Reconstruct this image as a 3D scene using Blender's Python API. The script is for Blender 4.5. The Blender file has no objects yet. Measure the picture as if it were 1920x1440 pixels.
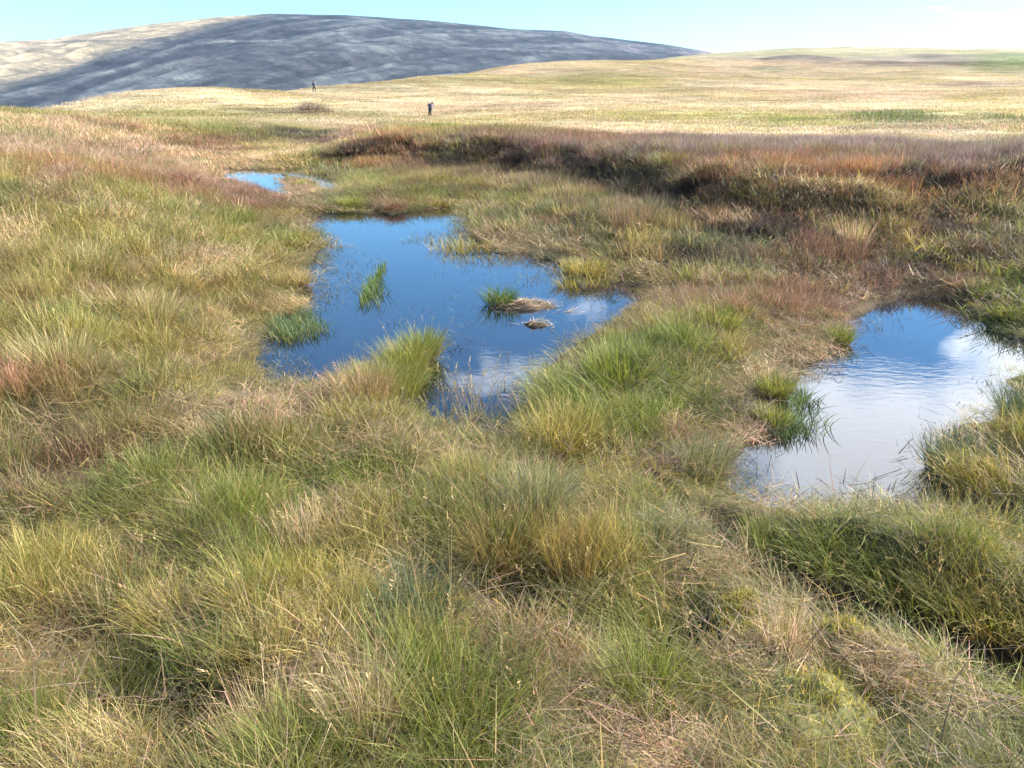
import bpy, bmesh, math, random
import numpy as np
from mathutils import Vector, Matrix

R = math.radians
scene = bpy.context.scene
C = scene.collection
rng = np.random.default_rng(7)

# ------------------------------------------------------------------ camera
F_PX = 1443.0                      # focal length in pixels of the 1920 x 1440 photograph
PITCH = math.atan(550 / F_PX)      # eye level sits at photo row 170
EYE = 2.0
CLOUD_SEED = 3.7
HAZE = 0.00012                     # scattering per metre of the air
cam_d = bpy.data.cameras.new('camera')
cam_d.sensor_fit = 'HORIZONTAL'
cam_d.sensor_width = 36.0
cam_d.lens = 36.0 * F_PX / 1920.0
cam_d.clip_start = 0.05
cam_d.clip_end = 12000
cam = bpy.data.objects.new('camera', cam_d)
C.objects.link(cam)
cam.location = (0, 0, EYE)
cam.rotation_euler = (R(90) - PITCH, 0, 0)
scene.camera = cam

# ------------------------------------------------------------------ sky, sun, exposure
SUN_AZ, SUN_EL = R(68), R(33)      # clockwise from +Y (the view), above the horizon
world = bpy.data.worlds.new('World')
scene.world = world
world.use_nodes = True
nt = world.node_tree
nt.nodes.clear()


def N(tree, typ, **kw):
    n = tree.nodes.new(typ)
    for k, v in kw.items():
        if k.startswith('i_'):
            key = k[2:]
            n.inputs[int(key) if key.isdigit() else key].default_value = v
        else:
            setattr(n, k, v)
    return n


def math_n(tree, op, a, b=None, c=None, clamp=False):
    n = tree.nodes.new('ShaderNodeMath')
    n.operation = op
    n.use_clamp = clamp
    for i, v in enumerate((a, b, c)):
        if v is None:
            continue
        if isinstance(v, (int, float)):
            n.inputs[i].default_value = v
        else:
            tree.links.new(v, n.inputs[i])
    return n.outputs[0]


def ramp(tree, fac, stops, interp='LINEAR'):
    n = tree.nodes.new('ShaderNodeValToRGB')
    n.color_ramp.interpolation = interp
    el = n.color_ramp.elements
    while len(el) < len(stops):
        el.new(0.5)
    for e, (p, c) in zip(el, stops):
        e.position = p
        e.color = (*c, 1) if len(c) == 3 else c
    tree.links.new(fac, n.inputs[0])
    return n.outputs[0]


def mixc(tree, fac, a, b, blend='MIX'):
    n = tree.nodes.new('ShaderNodeMix')
    n.data_type = 'RGBA'
    n.blend_type = blend
    for idx, v in ((0, fac), (6, a), (7, b)):
        if isinstance(v, (int, float)):
            n.inputs[idx].default_value = v
        elif isinstance(v, tuple):
            n.inputs[idx].default_value = (*v, 1)
        else:
            tree.links.new(v, n.inputs[idx])
    return n.outputs[2]


sky = N(nt, 'ShaderNodeTexSky', sky_type='NISHITA')
sky.sun_disc = False
sky.sun_elevation = SUN_EL
sky.sun_rotation = SUN_AZ
sky.altitude = 450
sky.air_density = 1.0
sky.dust_density = 0.0
sky.ozone_density = 1.6
tc = N(nt, 'ShaderNodeTexCoord')
sep = N(nt, 'ShaderNodeSeparateXYZ')
nt.links.new(tc.outputs['Generated'], sep.inputs[0])
X, Y, Z = sep.outputs
zc = math_n(nt, 'ADD', math_n(nt, 'MAXIMUM', Z, 0.0), 0.16)
com = N(nt, 'ShaderNodeCombineXYZ')
nt.links.new(math_n(nt, 'DIVIDE', X, zc), com.inputs[0])
nt.links.new(math_n(nt, 'DIVIDE', Y, zc), com.inputs[1])
com.inputs[2].default_value = CLOUD_SEED
nz = N(nt, 'ShaderNodeTexNoise', noise_dimensions='3D', i_Scale=1.7, i_Detail=9.0, i_Roughness=0.58, i_Distortion=0.35)
nt.links.new(com.outputs[0], nz.inputs['Vector'])
# more cloud towards the sun side, a clearer band just above the skyline
bias = math_n(nt, 'MULTIPLY', math_n(nt, 'SUBTRACT', X, 0.22), 0.30)
bias = math_n(nt, 'MINIMUM', bias, 0.085)
cov = math_n(nt, 'ADD', nz.outputs['Fac'], bias)
low = N(nt, 'ShaderNodeMapRange', i_1=0.12, i_2=0.40, i_3=-0.22, i_4=0.03)
nt.links.new(Z, low.inputs[0])
cov = math_n(nt, 'ADD', cov, low.outputs[0])


def sky_dir(px, py, mirrored):
    """direction of a patch of sky: seen straight (photo pixel) or mirrored in a pool"""
    x_, y_ = (px - 960) / F_PX, (720 - py) / F_PX
    d_ = Vector((x_, math.cos(PITCH) + y_ * math.sin(PITCH), -math.sin(PITCH) + y_ * math.cos(PITCH))).normalized()
    return Vector((d_.x, d_.y, abs(d_.z))) if mirrored else d_


# separate clouds: those mirrored in the main pool, wisps over the skyline, and others round the rest of the sky
PUFFS = [(sky_dir(960, 665, 1), 2.6, .08), (sky_dir(1000, 745, 1), 5, -.09), (sky_dir(1165, 560, 1), 2.4, .11), (sky_dir(1075, 540, 1), 2.2, .09), (sky_dir(1150, 640, 1), 2.6, .05),
         (sky_dir(1770, 55, 0), 2.6, .03), (sky_dir(1330, 12, 0), 1.2, .12), (sky_dir(1550, 72, 0), 2.0, .05), (sky_dir(60, 25, 0), 2.2, .24), (sky_dir(1640, 20, 0), 2.0, .06),
         (sky_dir(1600, 860, 1), 5, .08), (sky_dir(1530, 700, 1), 1.6, .09), (sky_dir(1750, 720, 1), 1.8, -.05), (sky_dir(1880, 690, 1), 2.6, .08), (Vector((-.75, .45, .35)).normalized(), 14, .14), (Vector((-.6, -.6, .4)).normalized(), 20, .15), (Vector((.3, -.8, .45)).normalized(), 20, .15), (Vector((-.2, .3, .85)).normalized(), 14, .12)]
for d_, deg, amp in PUFFS:
    dt = N(nt, 'ShaderNodeVectorMath', operation='DOT_PRODUCT')
    nt.links.new(tc.outputs['Generated'], dt.inputs[0])
    dt.inputs[1].default_value = d_
    kk = 1.0 / R(deg) ** 2
    ex = math_n(nt, 'EXPONENT', math_n(nt, 'MULTIPLY', math_n(nt, 'SUBTRACT', dt.outputs['Value'], 1.0), kk))
    cov = math_n(nt, 'MULTIPLY_ADD', ex, amp, cov)
mask = ramp(nt, cov, [(0.495, (0, 0, 0)), (0.56, (0.38,) * 3), (0.65, (.85,) * 3), (0.74, (1, 1, 1))])
thick = ramp(nt, cov, [(0.52, (23, 24, 25)), (0.74, (15.5, 16, 17.4))])
tinted = mixc(nt, 1.0, sky.outputs[0], (0.53, 0.98, 1.34), 'MULTIPLY')
skyc = mixc(nt, mask, tinted, thick)
bg = N(nt, 'ShaderNodeBackground', i_Strength=0.10)
nt.links.new(skyc, bg.inputs['Color'])
wo = N(nt, 'ShaderNodeOutputWorld')
nt.links.new(bg.outputs[0], wo.inputs['Surface'])

sun_d = bpy.data.lights.new('sun', 'SUN')
sun_d.energy = 5.0
sun_d.angle = R(0.55)
sun_d.color = (1.0, 0.935, 0.81)
sun = bpy.data.objects.new('sun', sun_d)
C.objects.link(sun)
SUN_DIR = Vector((math.sin(SUN_AZ) * math.cos(SUN_EL), math.cos(SUN_AZ) * math.cos(SUN_EL), math.sin(SUN_EL)))
sun.rotation_euler = SUN_DIR.to_track_quat('Z', 'Y').to_euler()
sun.location = (20, 10, 30)

scene.view_settings.view_transform = 'Standard'
scene.view_settings.look = 'None'
scene.view_settings.exposure = 1.40
scene.view_settings.gamma = 1.0
scene.view_settings.use_curve_mapping = False
scene.render.engine = 'CYCLES'
cy = scene.cycles
cy.max_bounces = 6
cy.diffuse_bounces = 3
cy.glossy_bounces = 3
cy.transmission_bounces = 4
cy.transparent_max_bounces = 4
cy.use_adaptive_sampling = True
cy.adaptive_threshold = 0.018
cy.caustics_reflective = False
cy.caustics_refractive = False
cy.sample_clamp_indirect = 4.0
cy.use_denoising = True
cy.denoiser = 'OPENIMAGEDENOISE'
cy.denoising_input_passes = 'RGB_ALBEDO_NORMAL'
cy.denoising_prefilter = 'ACCURATE'

# ------------------------------------------------------------------ helpers


def tag(o, label=None, cat=None, kind=None, group=None):
    if label:
        o['label'] = label
    if cat:
        o['category'] = cat
    if kind:
        o['kind'] = kind
    if group:
        o['group'] = group
    return o


def link(o, parent=None):
    C.objects.link(o)
    if parent is not None:
        o.parent = parent
    return o


def empty(name, loc, rz=0):
    o = bpy.data.objects.new(name, None)
    o.empty_display_size = 0.1
    o.location = loc
    o.rotation_euler = (0, 0, rz)
    return link(o)


def mesh_np(name, V, faces, mats, cols=None, smooth=False, parent=None, attr='bcol', nor_up=False):
    """faces: list of (n,k) int arrays"""
    me = bpy.data.meshes.new(name)
    V = np.asarray(V, np.float32)
    me.vertices.add(len(V))
    me.vertices.foreach_set('co', V.ravel())
    loops = np.concatenate([f.ravel() for f in faces]).astype(np.int32)
    counts = np.concatenate([np.full(len(f), f.shape[1], np.int32) for f in faces])
    starts = np.concatenate([[0], np.cumsum(counts)[:-1]]).astype(np.int32)
    me.loops.add(len(loops))
    me.loops.foreach_set('vertex_index', loops)
    me.polygons.add(len(counts))
    me.polygons.foreach_set('loop_start', starts)
    me.polygons.foreach_set('loop_total', counts)
    if smooth:
        me.polygons.foreach_set('use_smooth', np.ones(len(counts), bool))
    me.update(calc_edges=True)
    if cols is not None:
        a = me.attributes.new(attr, 'FLOAT_COLOR', 'POINT')
        c4 = np.ones((len(V), 4), np.float32)
        c4[:, :3] = cols
        a.data.foreach_set('color', c4.ravel())
    for m in (mats if isinstance(mats, (list, tuple)) else [mats]):
        me.materials.append(m)
    o = bpy.data.objects.new(name, me)
    return link(o, parent)


# numpy value noise -------------------------------------------------
_perm = np.random.default_rng(11).random((256, 256)).astype(np.float64)


def vnoise(x, y):
    xi = np.floor(x).astype(int)
    yi = np.floor(y).astype(int)
    fx = x - xi
    fy = y - yi
    fx = fx * fx * fx * (fx * (fx * 6 - 15) + 10)
    fy = fy * fy * fy * (fy * (fy * 6 - 15) + 10)
    a = _perm[xi & 255, yi & 255]
    b = _perm[(xi + 1) & 255, yi & 255]
    c = _perm[xi & 255, (yi + 1) & 255]
    d = _perm[(xi + 1) & 255, (yi + 1) & 255]
    return (a * (1 - fx) + b * fx) * (1 - fy) + (c * (1 - fx) + d * fx) * fy


def fbm(x, y, octv=4, seed=0.0):
    s = 0
    a = 0.5
    x = x + seed * 17.3
    y = y + seed * 9.1
    for i in range(octv):
        s = s + a * (vnoise(x, y) - 0.5)
        x, y = x * 1.93 * 0.8 - y * 1.93 * 0.6 + 5.2, x * 1.93 * 0.6 + y * 1.93 * 0.8 + 1.3
        a *= 0.5
    return s * 2       # about -1..1


def sstep(t):
    t = np.clip(t, 0, 1)
    return t * t * (3 - 2 * t)


def worley(x, y, cell, seed=0):
    """nearest scattered point: distance / cell size, offset to it, two random numbers of that point"""
    gx_, gy_ = np.floor(x / cell).astype(int), np.floor(y / cell).astype(int)
    best = np.full(x.shape, 9.0)
    ox, oy = np.zeros(x.shape), np.zeros(x.shape)
    u1, u2 = np.zeros(x.shape), np.zeros(x.shape)
    for i in (-1, 0, 1):
        for j in (-1, 0, 1):
            a, b = gx_ + i, gy_ + j
            jx = _perm[(a + seed) & 255, b & 255]
            jy = _perm[(b + 71) & 255, (a + 37 + seed) & 255]
            dx, dy = (a + jx) - x / cell, (b + jy) - y / cell
            d = np.hypot(dx, dy)
            m = d < best
            best = np.where(m, d, best)
            ox, oy = np.where(m, dx * cell, ox), np.where(m, dy * cell, oy)
            u1 = np.where(m, _perm[(a + 13) & 255, (b + 101 + seed) & 255], u1)
            u2 = np.where(m, _perm[(a + 151) & 255, (b + 29 + seed) & 255], u2)
    return best, ox, oy, u1, u2


TCELL = 0.46


# surveying: turn a photo pixel into a direction / a ground point ------------
CP, SP = math.cos(PITCH), math.sin(PITCH)


def pdir(px, py):
    x = (px - 960) / F_PX
    y = (720 - py) / F_PX
    return np.array([x, CP + y * SP, -SP + y * CP])


def at_z(px, py, z):
    d = pdir(px, py)
    t = (z - EYE) / d[2]
    return d[0] * t, d[1] * t


def at_r(px, py, r):
    d = pdir(px, py)
    t = r / math.hypot(d[0], d[1])
    return d[0] * t, d[1] * t, EYE + d[2] * t


# ------------------------------------------------------------------ terrain
ctrl = []
for px, py, z in [
    (-400, 1440, .30), (0, 1440, .30), (600, 1440, .27), (1200, 1440, .27), (1920, 1440, .30), (2300, 1440, .3),
    (0, 1150, .30), (500, 1100, .27), (960, 1100, .28), (1400, 1150, .22), (1800, 1020, .25), (2200, 1100, .3),
    (0, 850, .30), (350, 850, .24), (800, 880, .22), (1200, 850, .24), (1900, 860, .28), (2200, 800, .3),
    (-200, 650, .45), (150, 650, .38), (400, 600, .30), (1300, 640, .26), (1450, 700, .22),
    (-200, 480, .70), (100, 480, .60), (350, 440, .40), (500, 430, .14),
    (-200, 350, .95), (60, 350, .85), (260, 340, .70), (400, 350, .12), (480, 385, .10), (-200, 250, 1.05), (60, 270, .95), (240, 270, .62), (330, 280, .25),
    (400, 285, .15), (600, 290, .15), (640, 380, .06), (900, 380, .15), (1100, 440, .22), (1400, 500, .25), (1750, 480, .22), (1900, 500, .28), (2200, 500, .4),
    (450, 262, .25), (700, 262, .25), (900, 275, .25), (1200, 310, .25), (1500, 350, .25), (1800, 350, .25), (2200, 330, .3),
]:
    x, y = at_z(px, py, z)
    ctrl.append((x, y, z))
for px, r, z in [(700, 30, .1), (1000, 24, .2), (1300, 19, .32), (1600, 17, .34), (1900, 17, .36), (2300, 17, .4),
                 (1000, 45, -1.2), (1300, 40, -1.2), (1600, 38, -1.2), (1900, 38, -1.1), (2300, 38, -1.0), (700, 45, -.7),
                 (0, 45, .2), (-300, 45, .2), (150, 46, -.9), (0, 70, -3), (-400, 70, -2)]:
    x, y, _ = at_r(px, 300, r)
    ctrl.append((x, y, z))
for px, py, r in [
    (0, 213, 31), (140, 219, 33), (-300, 205, 31), (270, 243, 30), (450, 243, 38), (300, 236, 48), (450, 230, 62),
    (300, 214, 85), (450, 214, 84), (640, 224, 75), (600, 208, 95), (805, 220, 90),
    (100, 214, 112), (200, 200, 122), (300, 190, 132), (480, 179, 142), (600, 166, 152), (590, 174, 140), (800, 146, 190), (950, 126, 240),
    (1100, 116, 300), (1300, 104, 400), (1000, 222, 82), (1000, 200, 100), (1000, 172, 140), (1000, 142, 200), (800, 180, 135),
    (1300, 230, 75), (1300, 200, 105), (1300, 160, 170), (1300, 128, 280), (1600, 236, 70), (1600, 205, 100), (1600, 170, 165),
    (1600, 130, 290), (1600, 98, 520), (1900, 236, 70), (1900, 205, 100), (1900, 170, 165), (1900, 135, 290), (1900, 96, 500), (1450, 99, 480),
    (2300, 220, 90), (2300, 130, 300), (2300, 90, 500)]:
    ctrl.append(at_r(px, py, r))
for px, r, z in [(-300, 120, -8), (-300, 300, -60), (0, 130, -9), (0, 300, -60), (100, 180, -22), (300, 220, -25), (480, 260, -28), (100, 400, -70), (480, 460, -60), (700, 330, -18), (950, 440, -6),
                 (1300, 700, 5), (1600, 800, 10), (1900, 800, 10), (2300, 800, 10), (700, 700, -60), (-300, 700, -90), (300, 700, -90)]:
    x, y, _ = at_r(px, 300, r)
    ctrl.append((x, y, z))
for deg in (-62, -45, -28, -12, 0, 12, 28, 45, 62):      # level standing ground round the viewer
    for r in (0.9, 1.35):
        ctrl.append((math.sin(R(deg)) * r, math.cos(R(deg)) * r, .29))
ctrl = np.array(ctrl)


def lp(x, y):
    az = np.clip(np.arctan2(x, y), -1.1, 1.1)
    lr = np.log(np.clip(np.hypot(x, y), 0.9, 900))
    return az * 1.7, lr


_cu, _cv = lp(ctrl[:, 0], ctrl[:, 1])
_phi = lambda d2: np.sqrt(d2 + 0.09 ** 2)
_A = _phi((_cu[:, None] - _cu) ** 2 + (_cv[:, None] - _cv) ** 2)
_n = len(ctrl)
_M = np.zeros((_n + 1, _n + 1))
_M[:_n, :_n] = _A - 0.002 * np.eye(_n)
_M[:_n, _n] = 1
_M[_n, :_n] = 1
_W = np.linalg.solve(_M, np.append(ctrl[:, 2], 0))


def rbf(x, y):
    u, v = lp(x, y)
    out = np.full(x.shape, _W[_n])
    for i in range(_n):
        out += _W[i] * _phi((u - _cu[i]) ** 2 + (v - _cv[i]) ** 2)
    return out


def poly(pts, z=0.0):
    return np.array([at_z(px, py, z) for px, py in pts])


POOL_FAR = poly([(378, 321), (430, 316), (470, 317), (530, 315.5), (595, 316.5), (617, 330), (645, 349), (625, 356), (590, 356), (557, 366), (512, 364), (480, 353), (445, 341), (412, 331)])
POOL_MAIN = poly([(554, 406), (612, 401), (650, 398), (692, 402), (706, 397), (735, 403), (765, 396), (800, 394), (850, 389), (866, 388), (878, 398), (872, 419), (882, 436),
                  (900, 455), (925, 472), (950, 478), (980, 474), (1004, 481), (1040, 489), (1058, 508), (1070, 530), (1094, 545), (1110, 536), (1123, 524), (1153, 532), (1191, 535), (1210, 546),
                  (1195, 572), (1168, 592), (1130, 615), (1088, 645), (1048, 675), (1024, 692), (1002, 725), (992, 760), (992, 800), (930, 812), (866, 800), (820, 788), (790, 762),
                  (793, 735), (808, 700), (812, 668), (798, 650), (765, 655), (710, 690), (650, 722), (622, 730), (565, 722), (545, 735), (490, 730), (474, 692), (486, 644),
                  (518, 600), (560, 578), (566, 542), (573, 502), (588, 487), (604, 466), (608, 452), (586, 431)])
POOL_NEAR = poly([(1673, 563), (1622, 589), (1598, 602), (1588, 622), (1576, 650), (1552, 655), (1538, 675), (1513, 688), (1497, 711), (1486, 738), (1472, 756), (1452, 768), (1468, 790), (1460, 808), (1432, 825),
                  (1402, 840), (1378, 862), (1358, 880), (1352, 910), (1400, 938), (1470, 958), (1560, 966), (1650, 970), (1738, 965), (1764, 915), (1768, 884), (1784, 860), (1782, 836),
                  (1785, 815), (1806, 800), (1867, 792), (1895, 784), (1906, 760), (1892, 750), (1908, 738), (1893, 712), (1930, 702), (2010, 712), (2080, 690), (2060, 655), (1990, 640),
                  (1920, 637), (1893, 631), (1870, 623), (1847, 605), (1823, 589), (1800, 570), (1776, 561), (1748, 559), (1720, 554), (1695, 556)])
TONGUE = poly([(528, 324), (543, 328), (574, 341), (612, 361), (600, 370), (553, 368), (546, 355), (535, 338)])


def sdist(P, x, y):
    """signed distance to polygon P, positive inside"""
    best = np.full(x.shape, 1e18)
    inside = np.zeros(x.shape, bool)
    n = len(P)
    for i in range(n):
        ax, ay = P[i]
        bx, by = P[(i + 1) % n]
        dx, dy = bx - ax, by - ay
        t = np.clip(((x - ax) * dx + (y - ay) * dy) / (dx * dx + dy * dy), 0, 1)
        best = np.minimum(best, (x - ax - t * dx) ** 2 + (y - ay - t * dy) ** 2)
        c = ((ay > y) != (by > y))
        xx = ax + (y - ay) * dx / (by - ay if abs(by - ay) > 1e-12 else 1e-12)
        inside ^= c & (x < xx)
    d = np.sqrt(best)
    return np.where(inside, d, -d)


def seg_dist(P, x, y):
    """unsigned distance to an open polyline and which side (+ = right of travel)"""
    best = np.full(x.shape, 1e18)
    side = np.zeros(x.shape)
    for i in range(len(P) - 1):
        ax, ay = P[i]
        bx, by = P[i + 1]
        dx, dy = bx - ax, by - ay
        t = np.clip(((x - ax) * dx + (y - ay) * dy) / (dx * dx + dy * dy), 0, 1)
        d2 = (x - ax - t * dx) ** 2 + (y - ay - t * dy) ** 2
        s = np.sign((x - ax) * dy - (y - ay) * dx)
        side = np.where(d2 < best, s, side)
        best = np.minimum(best, d2)
    return np.sqrt(best), side


BANK = [at_z(px, py, .2) for px, py in [(560, 290), (640, 300), (700, 304), (760, 300), (860, 322), (960, 333), (1080, 345), (1180, 368), (1280, 392), (1400, 415), (1520, 432), (1640, 436), (1740, 412), (1800, 425), (1850, 430), (1920, 428), (2150, 432), (2500, 440)]]
_baz = np.array([math.atan2(x, y) for x, y in BANK])
_br = np.array([math.hypot(x, y) for x, y in BANK])
DITCH = np.array([at_z(px, py, .2) for px, py in [(1340, 945), (1410, 1000), (1500, 1070), (1620, 1130), (1750, 1190), (1900, 1250), (2100, 1330)]])
CRACK = np.array([at_z(px, py, .2) for px, py in [(1200, 745), (1255, 732), (1320, 712), (1370, 690), (1440, 668)]])
HOLLOWS = [(at_z(px, py, .25), rad, dep) for px, py, rad, dep in [
    (240, 1235, .16, .12), (1175, 1150, .22, .13), (590, 806, .16, .14), (700, 905, .14, .10), (420, 1395, .16, .13), (1845, 375, .9, .35), (1300, 388, .5, .22), (1560, 412, .5, .25), (1690, 418, .5, .25), (1850, 395, .5, .25), (1765, 385, .5, .2),
    (1230, 470, .7, .12), (1120, 868, .2, .08), (1335, 935, .22, .14), (1430, 620, .35, .12), (960, 1075, .15, .08), (110, 1215, .12, .09), (270, 1300, .14, .09), (640, 1195, .12, .08), (330, 1335, .12, .09), (520, 1060, .10, .07), (1000, 1115, .14, .09), (1290, 1185, .14, .09), (880, 1405, .12, .09), (1150, 1330, .12, .08), (60, 835, .16, .09), (250, 880, .16, .08), (1050, 1160, .12, .08), (1790, 850, .1, .1), (1860, 980, .3, .1)]]


def pools_d(x, y):
    d1 = np.maximum(sdist(POOL_MAIN, x, y), sdist(POOL_NEAR, x, y))
    d2 = np.minimum(sdist(POOL_FAR, x, y), -sdist(TONGUE, x, y))
    return np.maximum(d1, d2)


def height(x, y, fine=True, want_d=False):
    x = np.asarray(x, float)
    y = np.asarray(y, float)
    r = np.hypot(x, y)
    az = np.arctan2(x, y)
    h = rbf(x, y)
    # the peat bank and its plateau
    n1 = fbm(x * .55, y * .55, 3, 3)
    rb = np.interp(az, _baz, _br) + n1 * 0.9 - .9 * sstep((az - R(4)) / R(10))
    up = sstep((az - R(-15)) / R(9))
    drop = 0.58 + 0.22 * fbm(x * .3, y * .3, 2, 5)
    soft = sstep((fbm(x * .42, y * .42, 3, 77) - .10) / .35)          # here and there the edge has slumped into a slope
    bank = up * drop * sstep((r - rb + 1.2 * soft) / ((0.025 * r + .95) * (1 + 1.6 * soft)))
    bank *= 1 - sstep((r - rb - 10) / 22)
    h = h + bank
    if fine:
        k = np.clip((60 - r) / 50, 0, 1)
        tus = fbm(x * 1.7, y * 1.7, 3, 1)
        big = fbm(x * .55, y * .55, 3, 2)
        w1_, _, _, wu, _ = worley(x, y, TCELL)
        h = h + k * (0.05 * tus + 0.10 * big + (.03 + .06 * wu) * (1 - sstep(w1_ / .75)) - .02)
        kf = np.clip((r - 20) / 60, 0, 1)
        h = h + kf * (0.35 * fbm(x * .11, y * .11, 4, 8) + 0.0022 * r * fbm(x * .03, y * .03, 3, 9))
        face = np.exp(-((r - rb - .6) / .9) ** 2) * up
        h = h + face * 0.24 * fbm(x * 1.5, y * 1.5, 4, 6)
    near = r < 9
    if near.any():
        d, s = seg_dist(DITCH, x, y)
        h = h - 0.27 * np.exp(-(d / .17) ** 2) + 0.12 * np.where(s < 0, np.exp(-((d - .36) / .24) ** 2), 0)
        d, s = seg_dist(CRACK, x, y)
        h = h - 0.11 * np.exp(-(d / .12) ** 2)
    for (cx, cy_), rad, dep in HOLLOWS:
        h = h - dep * np.exp(-((x - cx) ** 2 + (y - cy_) ** 2) / rad ** 2)
    d = np.full(x.shape, -9.0)
    m = r < 30
    if m.any():
        xm, ym = x[m], y[m]
        dd = pools_d(xm, ym) + 0.05 * fbm(xm * 3.1, ym * 3.1, 3, 4) * (1 + r[m] * .08)
        d[m] = dd
        hm = h[m]
        land = 0.035 + (np.maximum(hm, 0.08) - 0.035) * sstep((-dd) / (.45 + .11 * r[m]))
        lin = np.clip(-dd, 0, .12) * .35
        land = np.where(dd < 0, 0.0 + np.minimum(land, 0.0 + lin + .6 * np.clip(-dd, 0, 9)), 0)
        bed = -0.015 - 0.30 * sstep(dd / 0.8) - 0.05 * np.clip(dd, 0, .3)
        hm = np.where(dd > 0, bed, np.maximum(land, 0.0))
        h[m] = np.where(dd > -1.2, hm, h[m])
    return (h, d) if want_d else h


def h1(x, y):
    return float(height(np.array([x]), np.array([y]))[0])


_mr = np.exp(np.linspace(math.log(1.0), math.log(650), 900))


def ground_at(px, py):
    """first terrain point met along the sight line of a photo pixel"""
    d = pdir(px, py)
    k = math.hypot(d[0], d[1])
    x = d[0] / k * _mr
    y = d[1] / k * _mr
    z = EYE + d[2] / k * _mr
    hh = height(x, y, fine=False)
    i = np.argmax(z < hh)
    if not (z < hh).any():
        i = len(_mr) - 1
    return float(x[i]), float(y[i])


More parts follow.
